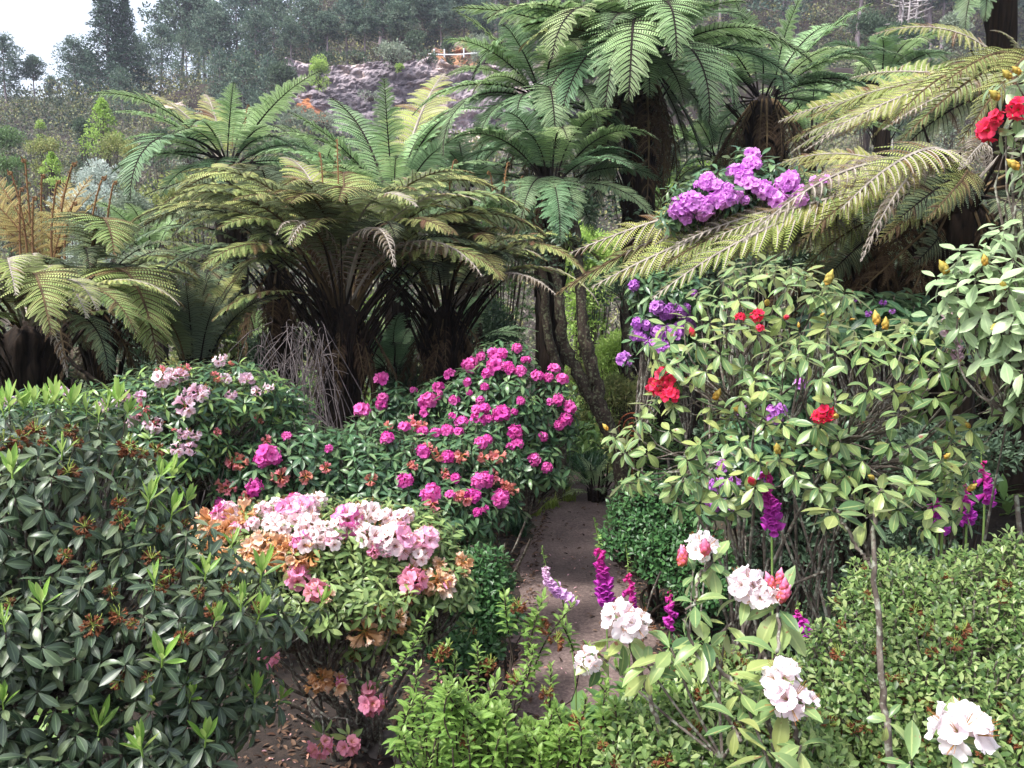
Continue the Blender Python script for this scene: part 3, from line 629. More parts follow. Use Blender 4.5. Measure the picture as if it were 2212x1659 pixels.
for i, a in enumerate([
    ('bright lime-green cone-shaped conifer on the left slope', 222, 272, 44, 50, 58, 'conifer_lime', .13, True), ('small lime cone-shaped conifer low on the left slope', 112, 352, 30, 24, 22, 'conifer_lime', .08, True), ('tiny pale lime sapling among the trunks of the left slope', 86, 272, 52, 11, 16, 'sh_bright', .12, False),
    ('round silvery-white bush left of the arching tree fern', 218, 385, 20, 62, 42, 'silver', .06, False), ('second silvery bush lower down behind the rust croziers', 185, 435, 17, 80, 45, 'silver', .055, False), ('dark blue-green bush under the silvery one', 275, 455, 16.5, 60, 45, 'sh_grey', .06, False),
    ('very dark round bush left of the lime cone conifer', 178, 275, 56, 22, 26, 'sh_dark', .16, False), ('olive scrub bush right of the lime cone conifer', 250, 315, 36, 42, 28, 'sh_olive', .11, False), ('brownish heath bush above the silvery bush', 290, 330, 34, 34, 24, 'sh_olive', .11, False), ('yellow-green flowering bush low between the silvery ones', 118, 392, 25, 44, 12, 'sh_bright', .07, False),
    ('grey-green scrub bush at the left edge of the slope', 20, 300, 46, 40, 30, 'sh_green', .14, False), ('olive bush in the middle of the left slope', 100, 320, 38, 44, 26, 'sh_olive', .12, False), ('green bush at the left edge above the croziers', 25, 355, 27, 40, 24, 'sh_green', .09, False), ('dark green bush right below the spruce pair', 345, 300, 40, 40, 26, 'sh_dark', .13, False),
    ('dull green bush under the first forest pines', 405, 255, 60, 44, 26, 'sh_grey', .18, False), ('bush with cream flower tufts at the foot of the forest', 690, 150, 80, 26, 36, 'sh_bright', .2, False), ('grey bush on the lip of the rock face', 850, 108, 84, 44, 24, 'sh_grey', .25, False), ('dark bush overhanging the lip of the rock face near its left end', 700, 128, 83, 34, 20, 'sh_dark', .25, False),
    ('grey scrub at the foot of the rock face', 700, 258, 76, 60, 20, 'sh_grey', .2, False), ('grey scrub on the rubble bank', 880, 275, 74, 60, 22, 'sh_grey', .2, False), ('little green bush growing out of the rock face', 862, 145, 83, 12, 6, 'sh_bright', .2, False),
    ('dark bush standing in the middle of the orange scar', 968, 98, 87.5, 15, 22, 'sh_dark', .2, False), ('bush hanging over the left side of the orange scar', 900, 84, 87.5, 26, 22, 'sh_dark', .2, False), ('grey bush between the earth scar and the tall ferns', 1035, 94, 87, 26, 24, 'sh_grey', .2, False), ('dark scrub climbing the left end of the rock face', 610, 165, 81, 36, 34, 'sh_dark', .22, False), ('grey-green scrub at the left foot of the rock face', 640, 265, 79, 50, 26, 'sh_grey', .2, False), ('dark scrub on the ledge in the middle of the rock face', 800, 205, 81, 40, 10, 'sh_grey', .18, False), ('ragged bush on the rock lip below the orange scar', 925, 122, 83.5, 34, 12, 'sh_dark', .2, False), ('low scrub along the rock lip left of the middle', 770, 122, 83.5, 44, 12, 'sh_dark', .22, False), ('heath scrub draped over the right end of the rock lip', 1050, 120, 83.5, 46, 14, 'sh_grey', .2, False), ('scrub bush below the peach earth slip', 650, 240, 80, 40, 12, 'sh_grey', .2, False), ('scrub bush left of the peach earth slip', 605, 205, 80, 22, 18, 'sh_dark', .2, False), ('dark wooded bush on the right hill', 1960, 75, 58, 60, 40, 'sh_dark', .18, False), ('dark bush on the right hill beside the bare trunks', 1880, 60, 64, 50, 40, 'sh_dark', .2, False), ('pale heathery bush on the right hill below the corner fern', 2060, 60, 50, 40, 34, 'sh_grey', .16, False)]):
    shrub(*a[:7], leaf=a[7], seed=i, cone=a[8], group=SG if a[1] < 420 else 'scrub on the hill')
UG = 'bushes under and behind the tree ferns'
for i, a in enumerate([
    ('bright sunlit bush beyond the forked leaning trunk', 1340, 760, 13, 70, 60, 'sh_bright', .07), ('olive sunlit bush right of the leaning trunk, behind the purple flowers', 1345, 850, 11, 60, 60, 'sh_olive', .06), ('green bush behind the foot of the leaning trunk', 1280, 820, 15, 60, 60, 'sh_olive', .07), ('grey twiggy bush between the umbrella fern and the thatched trunk', 850, 700, 13, 70, 60, 'sh_grey', .06),
    ('green bush seen low between the two thatched trunks', 880, 840, 9.5, 60, 60, 'sh_dark', .06), ('bright bush glimpsed right of the umbrella fern trunk', 820, 690, 17, 60, 60, 'sh_bright', .08), ('pale green bush in the gap left of the fern thicket', 200, 760, 12, 80, 50, 'sh_grey', .07), ('bright green bush behind the gap at the far left', 140, 790, 14, 90, 60, 'sh_bright', .08), ('dark bush under the flat-crowned fern', 290, 650, 9.4, 60, 60, 'sh_dark', .06), ('green bush behind the stalks of the fern thicket', 450, 700, 11, 100, 100, 'sh_olive', .07),
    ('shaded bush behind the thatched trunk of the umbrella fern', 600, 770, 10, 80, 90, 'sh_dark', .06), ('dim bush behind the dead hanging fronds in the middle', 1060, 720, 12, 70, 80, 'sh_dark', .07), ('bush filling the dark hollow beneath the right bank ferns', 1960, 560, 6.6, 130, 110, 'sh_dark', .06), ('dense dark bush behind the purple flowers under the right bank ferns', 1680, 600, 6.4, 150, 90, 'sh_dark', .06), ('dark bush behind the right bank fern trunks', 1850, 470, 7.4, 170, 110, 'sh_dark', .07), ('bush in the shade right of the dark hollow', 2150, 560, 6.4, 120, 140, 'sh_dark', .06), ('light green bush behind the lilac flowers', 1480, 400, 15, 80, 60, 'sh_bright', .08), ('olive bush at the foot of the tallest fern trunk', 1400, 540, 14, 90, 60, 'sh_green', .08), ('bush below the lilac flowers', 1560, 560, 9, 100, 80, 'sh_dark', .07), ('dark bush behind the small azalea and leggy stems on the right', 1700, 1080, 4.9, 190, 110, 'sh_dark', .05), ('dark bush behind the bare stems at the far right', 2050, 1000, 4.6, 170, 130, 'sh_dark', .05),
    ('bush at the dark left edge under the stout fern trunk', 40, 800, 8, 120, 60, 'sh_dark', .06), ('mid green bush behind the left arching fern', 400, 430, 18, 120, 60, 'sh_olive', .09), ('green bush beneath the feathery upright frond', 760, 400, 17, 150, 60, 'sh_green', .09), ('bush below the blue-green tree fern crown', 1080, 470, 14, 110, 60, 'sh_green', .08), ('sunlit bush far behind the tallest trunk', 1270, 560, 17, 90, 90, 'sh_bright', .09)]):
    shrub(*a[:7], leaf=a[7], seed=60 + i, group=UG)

# ------------------------------------------------------------------ haze: the pale air between here and the hill
def haze(density):
    m = bpy.data.materials.new('haze_air'); m.use_nodes = True; N = m.node_tree.nodes; L = m.node_tree.links; N.remove(N['Principled BSDF'])
    pv = N.new('ShaderNodeVolumePrincipled'); pv.inputs['Density'].default_value = density; pv.inputs['Color'].default_value = (0.80, 0.81, 1.0, 1); pv.inputs['Anisotropy'].default_value = 0.3; L.new(pv.outputs[0], N['Material Output'].inputs['Volume'])
    mb = MB(); x0, x1, y0, y1, z0, z1 = -135, 135, -14, 205, -9, 96
    v = np.array([[x, y, z] for x in (x0, x1) for y in (y0, y1) for z in (z0, z1)]); f = np.array([[0, 1, 3, 2], [4, 6, 7, 5], [0, 4, 5, 1], [2, 3, 7, 6], [0, 2, 6, 4], [1, 5, 7, 3]]); mb.add(v, f)
    tag(mb.build('haze', m, None, False), kind='stuff')
haze(0.0006)
def band(n, U0, U1, f, Y0, Y1, styles, seed):
    rng = np.random.default_rng(seed); out = []
    for _ in range(n):
        U = rng.uniform(U0, U1); V = f(U) + rng.uniform(-50, 110); Y = rng.uniform(Y0, Y1)
        if 1420 < U < 1830 and 300 < V < 500: Y = max(Y, 5.3)
        out.append((U, V, Y, styles[int(rng.integers(len(styles)))], 70))
    return out
YO = ('olive', 'olive', 'yellow'); GB = ('green', 'blue'); GG = ('green', 'green', 'blue')
# the big umbrella-shaped fern left of the middle, the sharpest one
tree_fern('broad umbrella-shaped tree fern with olive fronds on a thick fibrous trunk, left of the middle', P(742, 655, 7.5), 0.12, 0.16,
    [(330, 470, 7.3, 'umb', 105), (420, 410, 8.4, 'umb', 105), (385, 455, 6.6, 'umb', 105), (1000, 430, 7.0, 'yellow', 105), (905, 450, 6.3, 'yellow', 105), (640, 455, 6.2, 'umb', 105),
     (760, 440, 6.0, 'umb', 105), (540, 425, 6.4, 'umb', 105), (1120, 455, 7.6, 'umb', 105), (1150, 500, 8.0, 'umb', 105), (650, 345, 8.6, 'yellow', 70), (930, 360, 8.8, 'yellow', 70), (520, 390, 8.6, 'umb', 70),
     (780, 360, 9.2, 'umb', 70), (480, 590, 6.9, 'umb', 105), (490, 690, 6.7, 'umb', 70), (590, 535, 6.1, 'wither', 105), (620, 520, 6.3, 'wither', 105), (850, 590, 6.0, 'wither', 105), (1000, 600, 6.5, 'wither', 105), (300, 520, 7.6, 'grey', 105), (1060, 420, 8.2, 'umb', 105)],
    auto=[(22, (24, 44), (1.3, 1.7), ('umb', 'umb', 'olive'), 105), (12, (8, 28), (1.2, 1.5), ('umb', 'grey'), 105), (10, (-80, -60), (0.7, 1.2), 'brown', 35)],
    stubs=230, flare=0.7, seed=1, stublen=0.85, croz=[(728, 300, 8.2, 0.45), (690, 330, 8.0, 0.3), (985, 345, 8.2, 0.3)])
tree_fern('tree fern with a thatched trunk right behind the magenta rhododendron, fronds drooping right', P(962, 660, 8.6), 0.11, 0.15,
    [(1270, 655, 8.2, 'yellow', 105), (1230, 600, 7.6, 'umb', 105), (1180, 640, 7.4, 'wither', 70), (1150, 560, 8.4, 'yellow', 105), (1090, 535, 9.0, 'yellow', 70), (840, 600, 8.3, 'umb', 105), (1050, 600, 7.3, 'umb', 105),
     (1290, 560, 9.0, 'umb', 105), (1230, 545, 9.4, 'wither', 105), (930, 560, 7.4, 'grey', 105)],
    auto=[(18, (22, 40), (1.1, 1.4), ('umb', 'umb', 'olive'), 105), (9, (5, 25), (1.0, 1.3), ('umb', 'grey'), 105), (15, (-85, -55), (0.7, 1.2), 'brown', 35)],
    stubs=190, flare=0.7, seed=2, stublen=0.7, croz=[(1100, 350, 9.4, 0.35), (1130, 380, 9.6, 0.3)])
tree_fern('fern tree with long arching pale green fronds standing alone before the left pine slope', P(492, 350, 13), 0.16, 0.2,
    [(245, 240, 12, 'green', 70), (210, 205, 12.6, 'green', 70), (270, 420, 11.6, 'blue', 70), (300, 440, 11.0, 'blue', 105), (660, 150, 12.6, 'green', 35), (480, 185, 12, 'green', 35), (345, 200, 14, 'yellow', 35), (410, 190, 14.5, 'yellow', 35),
     (620, 285, 12, 'green', 70), (640, 350, 12.5, 'blue', 70), (560, 240, 14.5, 'green', 70), (430, 280, 11.4, 'green', 70)],
    auto=[(8, (-5, 20), (1.3, 1.8), GB, 70), (6, (-30, -8), (1.2, 1.6), 'blue', 70), (8, (-80, -55), (0.9, 1.4), 'brown', 35)], stubs=60, flare=0.4, seed=3, croz=[(540, 225, 13.4, 0.5), (510, 265, 13.2, 0.4)])
tree_fern('tree fern sending one tall feathery frond straight up before the rock face', P(850, 440, 11), 0.13, 0.15,
    [(850, 165, 10.6, 'green', 35), (642, 245, 10.6, 'green', 35), (1010, 205, 11.5, 'green', 70), (600, 300, 11, 'green', 70), (1050, 230, 12, 'green', 70), (940, 260, 12, 'blue', 35), (720, 200, 12.5, 'green', 35),
     (930, 155, 13, 'yellow', 35), (560, 330, 11, 'green', 70), (990, 300, 10.4, 'blue', 70)],
    auto=[(10, (5, 30), (1.2, 1.6), GG, 70), (8, (-30, 0), (1.2, 1.5), 'blue', 70)], stubs=40, seed=4)
tree_fern('blue-green tree fern in the middle with a broad frond hanging straight down', P(1190, 395, 10), 0.12, 0.14,
    [(1205, 525, 8.8, 'blue', 70), (1245, 490, 9.0, 'blue', 70), (985, 310, 9.6, 'green', 105), (1325, 250, 9.4, 'green', 105), (1375, 345, 9.6, 'blue', 105), (1030, 270, 10.6, 'green', 70), (1210, 250, 11, 'green', 70), (1100, 300, 9.0, 'blue', 105), (1130, 480, 9.0, 'blue', 70)],
    auto=[(9, (10, 40), (1.1, 1.5), GB, 105), (9, (-30, 5), (1.1, 1.4), 'blue', 70), (12, (-80, -55), (0.7, 1.2), 'brown', 35)], stubs=60, flare=0.4, seed=5, croz=[(1055, 370, 9.2, 0.3)])
tree_fern('tallest tree fern with a huge green crown cut by the top edge', P(1385, 130, 11.5), 0.19, 0.2,
    [(1045, 185, 10.6, 'green', 105), (1000, 30, 11.4, 'green', 35), (1060, 60, 10.6, 'green', 70), (1120, 10, 11.2, 'green', 35), (1190, -40, 11.5, 'green', 35), (1290, -60, 11, 'green', 70), (1330, 230, 9.4, 'blue', 105), (1380, 225, 9.2, 'green', 105),
     (1240, 260, 9.6, 'blue', 70), (1170, 260, 10.0, 'blue', 70), (1570, 230, 10.4, 'green', 105), (1530, 260, 9.8, 'blue', 105), (1480, -40, 11, 'green', 70), (1600, 20, 11, 'green', 70), (1620, 90, 11.2, 'green', 70), (1450, 130, 9.2, 'green', 105), (1200, 130, 9.6, 'green', 105),
     (1130, 130, 10.2, 'olive', 70), (1430, 10, 10, 'green', 70), (1340, 20, 9.8, 'green', 105)],
    auto=[(15, (20, 50), (1.7, 2.3), GG, 70), (15, (-10, 20), (1.6, 2.1), GB, 70), (9, (-40, -15), (1.4, 1.8), 'blue', 70), (24, (-88, -62), (1.3, 2.3), ('brown', 'brown', 'grey'), 35)], stubs=90, flare=0.3, seed=6, stublen=0.5)
tree_fern('slender tree fern crowding the left flank of the tallest one, frond over the rock', P(1175, 215, 10.8), 0.08, 0.1,
    [(1035, 200, 10.2, 'green', 105), (905, 250, 10.2, 'green', 70), (1050, 105, 10.6, 'green', 70), (1000, 20, 11, 'green', 35), (1085, 40, 11, 'green', 35), (1215, -30, 10.8, 'green', 35), (1290, 70, 10.4, 'green', 70), (1270, 270, 9.6, 'blue', 105), (1190, 320, 9.5, 'blue', 105), (1120, 300, 9.8, 'blue', 105), (1330, 180, 10, 'green', 105), (1240, 120, 9.6, 'green', 105), (960, 330, 10, 'blue', 105)],
    auto=[(8, (0, 30), (1.2, 1.6), GB, 70), (7, (-35, -5), (1.1, 1.5), 'blue', 70), (8, (-85, -60), (0.9, 1.4), 'brown', 35)], stubs=50, seed=18)
tree_fern('tree fern behind the lilac flowers holding two fronds upright over a skirt of dead stalks', P(1652, 205, 13), 0.2, 0.24,
    [(1600, -5, 12.6, 'green', 35), (1722, -20, 12.6, 'green', 35), (1880, -10, 13, 'green', 35), (1480, 60, 13, 'green', 70), (1920, 130, 12.4, 'blue', 70), (1890, 225, 11.8, 'blue', 70), (1520, 190, 12, 'green', 70), (1850, 205, 12, 'blue', 70), (1540, 100, 13, 'green', 70), (1470, 215, 12.2, 'green', 105), (1800, 60, 14, 'green', 70)],
    auto=[(8, (5, 25), (1.4, 1.9), GG, 70), (8, (-25, 0), (1.3, 1.7), 'blue', 70), (24, (-82, -62), (1.2, 2.0), 'brown', 35)], stubs=150, flare=0.5, seed=7, stublen=0.7)
tree_fern('small dark-trunked tree fern in the gap between the two tallest tree ferns', P(1548, 335, 14), 0.1, 0.12,
    [(1480, 330, 13.5, 'blue', 70), (1590, 330, 13.4, 'blue', 105), (1580, 235, 14, 'green', 35), (1510, 240, 14, 'green', 35), (1640, 250, 14.5, 'green', 35)],
    auto=[(9, (10, 40), (0.9, 1.2), GG, 70), (8, (-30, 5), (0.9, 1.2), GB, 70)], stubs=30, seed=8)
tree_fern('distant tree fern half hidden behind the upright-fronded one on the right', P(1905, 175, 16), 0.12, 0.14,
    [(1990, 130, 15, 'green', 105), (1960, 190, 15, 'blue', 105), (1830, 120, 16, 'green', 70)],
    auto=[(10, (10, 40), (1.2, 1.6), GG, 105), (9, (-25, 5), (1.2, 1.5), GB, 70)], stubs=30, seed=9)
# the ferns on the right bank, leaning out over the rhododendrons
CB = ('comb', 'combo', 'comb', 'combo')
tree_fern('yellow-green tree fern with withered curled fronds, above the leggy rhododendron', P(2070, 400, 5.2), 0.14, 0.15,
    [(1265, 705, 4.9, 'combo', 35), (1275, 590, 5.2, 'comb', 35), (1320, 625, 5.0, 'comb', 35), (1395, 565, 5.15, 'comb', 35), (1370, 600, 5.1, 'combo', 35), (1450, 545, 5.1, 'comb', 35), (1395, 650, 4.8, 'wither', 35), (1510, 665, 4.4, 'comb', 35), (1545, 610, 4.6, 'comb', 35), (1480, 600, 4.8, 'combo', 35), (1600, 560, 4.7, 'comb', 35), (1430, 525, 5.3, 'combo', 35), (1630, 600, 4.4, 'wither', 35),
     (1560, 530, 5.1, 'combo', 35), (1650, 500, 5.0, 'comb', 35), (1700, 560, 4.5, 'comb', 35), (1860, 480, 4.1, 'comb', 70), (1760, 580, 4.2, 'wither', 70), (1700, 440, 5.3, 'wither', 35), (1830, 560, 4.4, 'combo', 70), (1940, 590, 4.3, 'wither', 105), (2060, 370, 4.2, 'wither', 70), (1900, 400, 4.4, 'combo', 70), (2090, 540, 4.3, 'grey', 70), (2120, 500, 4.4, 'combo', 70), (1760, 470, 5.0, 'comb', 35), (2000, 480, 4.3, 'combo', 70), (1620, 470, 5.4, 'combo', 35), (1800, 420, 5.1, 'wither', 35), (1850, 440, 4.7, 'comb', 35)],
    auto=[(6, (0, 25), (0.9, 1.3), CB, 70), (12, (-45, -10), (0.8, 1.2), ('combo', 'grey'), 70), (14, (-85, -50), (0.7, 1.2), 'brown', 35)], stubs=60, flare=0.4, seed=10, roll=-42)
tree_fern('yellow-green tree fern low in the dark middle of the right bank, fronds fanning left', P(1880, 500, 6.1), 0.12, 0.13,
    [(1400, 620, 5.5, 'comb', 35), (1500, 600, 5.2, 'comb', 35), (1600, 590, 5.0, 'combo', 35), (1450, 560, 5.7, 'combo', 35), (1560, 540, 5.5, 'comb', 35), (1700, 580, 5.0, 'comb', 70), (1650, 480, 5.8, 'combo', 35), (1740, 450, 5.6, 'comb', 35), (1960, 560, 5.0, 'grey', 105), (2060, 520, 5.4, 'grey', 105), (1640, 600, 4.9, 'wither', 70)],
    auto=[(10, (-5, 20), (0.8, 1.1), ('combo', 'grey'), 70), (10, (-40, -5), (0.8, 1.1), 'grey', 70), (12, (-85, -50), (0.6, 1.0), 'brown', 35)], stubs=60, flare=0.4, seed=17, roll=-42)
tree_fern('yellow-green tree fern highest on the right bank, its fronds overlapping above the withered ones', P(2230, 170, 6.2), 0.14, 0.15,
    [(1790, 325, 6.4, 'combo', 35), (1680, 375, 6.8, 'comb', 35), (1740, 350, 6.6, 'comb', 35), (1720, 320, 6.9, 'combo', 35), (1800, 250, 6.7, 'comb', 35), (1960, 265, 5.4, 'combo', 70), (1870, 200, 7.0, 'comb', 35), (2050, 120, 6.4, 'combo', 70), (2120, 70, 6.2, 'comb', 70), (1940, 120, 7.4, 'comb', 35), (2050, 230, 5.4, 'combo', 70), (1880, 290, 6.0, 'combo', 35), (2120, 290, 5.2, 'combo', 105), (1960, 330, 5.6, 'comb', 35), (1840, 350, 5.8, 'wither', 35), (1900, 330, 5.6, 'comb', 35), (2000, 190, 6.2, 'comb', 35), (1770, 290, 6.4, 'comb', 35), (1850, 240, 6.6, 'combo', 35), (2000, 290, 5.6, 'wither', 35), (1920, 230, 6.4, 'comb', 35), (2080, 340, 5.2, 'combo', 70)],
    auto=[(8, (0, 30), (1.0, 1.4), CB, 70), (10, (-40, -5), (1.0, 1.3), ('combo', 'grey'), 70)], stubs=40, seed=11, roll=-42)
tree_fern('black-trunked tree fern in the top right corner with one frond hanging down', P(2165, -60, 7.5), 0.11, 0.11,
    [(2085, 75, 7.0, 'blue', 70), (2020, -20, 7.0, 'green', 70), (2120, 60, 7.0, 'blue', 70)], auto=[(12, (0, 40), (1.0, 1.5), GB, 70)], stubs=20, seed=12, lean=(0.25, 0))
# the ferns along the left edge
tree_fern('tree fern cut by the left edge, yellow-green fronds over a stout black trunk', P(60, 690, 6.0), 0.14, 0.17,
    [(200, 655, 5.4, 'yellow', 105), (125, 715, 4.9, 'olive', 105), (130, 800, 5.4, 'wither', 105), (-60, 560, 5.2, 'yellow', 70), (130, 590, 6.6, 'yellow', 105), (75, 570, 5.6, 'yellow', 105), (-90, 660, 5.4, 'olive', 105), (150, 800, 5.0, 'brown', 105), (-20, 720, 4.9, 'wither', 105), (10, 640, 4.9, 'yellow', 105)],
    auto=[(12, (-6, 8), (0.9, 1.2), YO, 105), (9, (-20, 10), (0.9, 1.1), ('olive', 'grey'), 105)], stubs=120, flare=0.4, seed=13)
tree_fern('grey-green tree fern with a wide flat crown left of the umbrella fern', P(195, 640, 7.8), 0.1, 0.12,
    [(100, 570, 7.0, 'grey', 70), (290, 540, 7.0, 'olive', 105), (300, 620, 7.2, 'grey', 105), (440, 560, 8.0, 'grey', 105), (350, 780, 6.4, 'olive', 105), (230, 500, 8.4, 'olive', 70), (180, 545, 6.2, 'olive', 105), (60, 620, 7.4, 'grey', 105), (380, 540, 9, 'grey', 70), (330, 770, 7.0, 'olive', 105)],
    auto=[(14, (-6, 14), (1.0, 1.4), ('grey', 'olive'), 105), (12, (-20, 12), (1.0, 1.3), 'grey', 70), (8, (-80, -55), (0.7, 1.1), 'brown', 35)], stubs=60, seed=14, lean=(0.08, 0))
tree_fern('trunkless fern thicket, a sheaf of dark upright stalks left of the umbrella fern', P(420, 815, 7.6), 0.14, 0.14,
    [(360, 600, 7.8, 'grey', 35), (400, 590, 7.6, 'grey', 35), (440, 590, 7.7, 'grey', 35), (480, 610, 7.8, 'grey', 35), (340, 640, 7.4, 'grey', 35), (520, 640, 7.8, 'olive', 35), (420, 600, 8.2, 'olive', 35), (380, 640, 8.2, 'grey', 35), (460, 640, 7.2, 'grey', 35), (500, 590, 8.4, 'olive', 70), (330, 690, 7.2, 'olive', 70), (440, 560, 8.6, 'grey', 35), (395, 620, 7.1, 'grey', 35)],
    auto=[(12, (40, 70), (0.9, 1.3), ('grey', 'olive'), 70)], stubs=30, seed=15)
tree_fern('pale olive tree fern with dead hanging tips behind the left shoulder of the umbrella fern', P(600, 560, 9.4), 0.12, 0.13,
    [(300, 500, 9.2, 'olive', 105), (270, 560, 9.0, 'grey', 105), (380, 470, 8.6, 'wither', 105), (520, 380, 10, 'yellow', 70), (420, 380, 10.4, 'yellow', 105), (450, 450, 8.4, 'olive', 105), (400, 520, 8.4, 'grey', 105)],
    auto=[(14, (15, 40), (1.2, 1.6), ('olive', 'grey'), 105), (10, (-20, 12), (1.1, 1.4), 'grey', 70), (12, (-85, -60), (0.9, 1.3), 'brown', 35)], stubs=40, seed=16)
# the stand of young rust-coloured croziers
def crozier_fern():
    hub = P(110, 590, 9.6); gz = float(H(hub[0], hub[1])) - 0.05
    root = thing('crozier_fern', 'fern stand of tall rust-brown uncurling croziers with sparse golden side leaves on the left', 'fern', (hub[0], hub[1], gz)); hl = hub - np.array([hub[0], hub[1], gz])
    fern_trunk(root, (0, 0, 0), hl, 0.12, 0.14, 30, 44)
    for i, (U, V, Y, b) in enumerate([(5, 370, 9.4, 60), (52, 340, 9.6, 70), (50, 405, 9.3, 45), (97, 375, 9.8, 92), (140, 390, 9.5, 112), (190, 355, 9.7, 128), (250, 385, 9.3, 195), (178, 440, 9.0, 140), (78, 425, 9.1, 72), (265, 392, 9.9, 230)]):
        t = P(U, V, Y); bs = P(b, 560, Y); h = np.linalg.norm(t - bs)
        az = math.atan2(t[1] - bs[1], t[0] - bs[0]); ln = math.degrees(math.atan2(math.hypot(t[0] - bs[0], t[1] - bs[1]), t[2] - bs[2])) * 1.6
        crozier(root, bs - np.array([hub[0], hub[1], gz]), h, az, ln, seed=300 + i, coil=0.03, thick=0.013)
    for (U, V, Y, ar) in [(20, 380, 9.9, 35), (75, 370, 10, 35), (120, 385, 10.1, 35), (165, 375, 10, 35), (215, 395, 9.9, 35), (-20, 420, 9.8, 35), (240, 420, 10.2, 35)]:
        v = P(U, V, Y) - hub; frond(root, hl, math.degrees(math.atan2(v[1], v[0])), math.degrees(math.atan2(v[2], math.hypot(v[0], v[1]))), np.linalg.norm(v), 'rust', 35, RNG.normal(0, 25))
crozier_fern()
# low ferns under the canopy
for i, (lab, U, V, Y, ln, st) in enumerate([
    ('low blue-green fern between the two thatched fern trunks', 850, 800, 9.6, 0.9, 'blue'), ('low fern under the red bench left of the thatched trunks', 815, 760, 12, 1.0, 'green'),
    ('dark low fern behind the top of the magenta rhododendron', 1010, 740, 10.5, 1.0, 'blue'), ('bright low fern far down the gap right of the tallest trunk', 1450, 480, 15, 1.3, 'green'),
    ('low fern in the light beyond the forked trunk', 1350, 640, 14, 1.2, 'green'), ('grey-green low fern right of the lilac rhododendron foot', 1500, 560, 11, 1.0, 'grey'),
    ('low fern in the bright gap between the black trunk and the fern thicket', 150, 820, 11, 1.1, 'grey'), ('low bright fern behind the fern thicket stalks', 560, 760, 11, 1.1, 'green'),
    ('tufted fern beside the path under the leaning trunks', 1290, 930, 9.6, 0.5, 'green'), ('pale fern far left behind the rust croziers', 330, 560, 14, 1.4, 'green'), ('tree fern seedling low on the slope beneath the rock face', 700, 420, 17, 1.7, 'green'), ('blue-green fern right of the feathery upright frond', 1010, 400, 13, 1.4, 'blue'),
    ('light green fern at the foot of the upright-fronded tree fern', 1750, 300, 15, 1.6, 'green'), ('dull fern left of the lilac rhododendron', 1440, 420, 13, 1.2, 'grey')]):
    h = P(U, V, Y); gz = min(float(H(h[0], h[1])), h[2] - 0.15)
    h[2] = float(H(h[0], h[1])) + .15 if V > 850 else h[2]
    tree_fern(lab, np.array([h[0], h[1], max(h[2], gz + 0.12)]), 0.08, 0.09, [], auto=[(6, (25, 60), (ln * 0.8, ln), st, 70), (8, (0, 25), (ln * 0.8, ln), st, 70)], stubs=10, seed=50 + i, group='low ferns under the canopy', name='fern')
# ------------------------------------------------------------------ rhododendrons, azaleas, foxgloves
M['bark'] = barkmat('grey_bark', lin('3b332d'), lin('7a7068'), 30, 0.4, lichen=lin('8f9184'))
M['bark_dark'] = barkmat('dark_bark', lin('1e1916'), lin('463c34'), 30, 0.3)
M['bark_moss'] = barkmat('lichened_trunk', lin('2a2420'), lin('564a40'), 22, 0.25, lichen=lin('6d7058'), bump=0.7)
M['rh_dark'] = leafmat('leaf_dark_glossy', [lin('2c3d2b'), lin('3a4c36'), lin('4a5b41'), lin('606c4c')], 0.4, 0.12, under=lin('7d8a68'), rib=lin('7f9670'), spec=0.65)
M['rh_lime'] = leafmat('leaf_new_lime', [lin('6f9a3e'), lin('86ac4c'), lin('7ca552')], 0.38, 0.35, under=lin('a3bd6a'), rib=lin('b5cf74'))
M['rh_mid'] = leafmat('leaf_mid_green', [lin('30503a'), lin('3f613f'), lin('50714a'), lin('6a8355')], 0.36, 0.18, under=lin('7f9070'), rib=lin('86a070'), spec=0.5)
M['rh_olive'] = leafmat('leaf_olive', [lin('55723f'), lin('6c8650'), lin('829a5e'), lin('95a765')], 0.36, 0.25, under=lin('929c72'), rib=lin('a3b06c'), spec=0.5)
M['rh_pale'] = leafmat('leaf_pale_yellow_green', [lin('506e46'), lin('637f50'), lin('76905c'), lin('8a9f64'), lin('9ba463')], 0.34, 0.3, under=lin('a4ad80'), rib=lin('c3cc86'), spots=lin('8a5a44'), spec=0.5)
M['rh_grey'] = leafmat('leaf_grey_green', [lin('7a9468'), lin('8fa67a'), lin('a3b68c')], 0.36, 0.25, under=lin('b2bba2'), rib=lin('b7c698'), spec=0.5)
M['rh_narrow'] = leafmat('leaf_narrow_green', [lin('2f4d36'), lin('41613f'), lin('5a7a4c'), lin('87a253')], 0.34, 0.2, under=lin('7d8f6c'), spec=0.5)
M['az_light'] = leafmat('azalea_leaf_light', [lin('6f9a3c'), lin('86b046'), lin('9cc253'), lin('80a650')], 0.4, 0.38, under=lin('9bb56c'), rib=lin('a9c66a'), spec=0.45)
M['az_shoot'] = leafmat('azalea_shoot', [lin('527536'), lin('6e8f45'), lin('88a656')], 0.4, 0.42, under=lin('98b06a'), rib=lin('aac476'), spec=0.4)
M['az_small'] = leafmat('azalea_leaf_small', [lin('3a522c'), lin('4e6a36'), lin('678048'), lin('81985c'), lin('93a068')], 0.38, 0.32, under=lin('93a870'), spec=0.45)
M['az_dark'] = leafmat('azalea_leaf_dark', [lin('2f5230'), lin('3d6438'), lin('527a45')], 0.38, 0.2, under=lin('6c8458'), spec=0.45)
M['dead_bloom'] = petalmat('dead_bloom_brown', [(0, lin('7a6c3c')), (0.4, lin('76492f')), (1, lin('8c573d'))], [(0, lin('6a5234')), (1, lin('5c3324'))], 0.2)
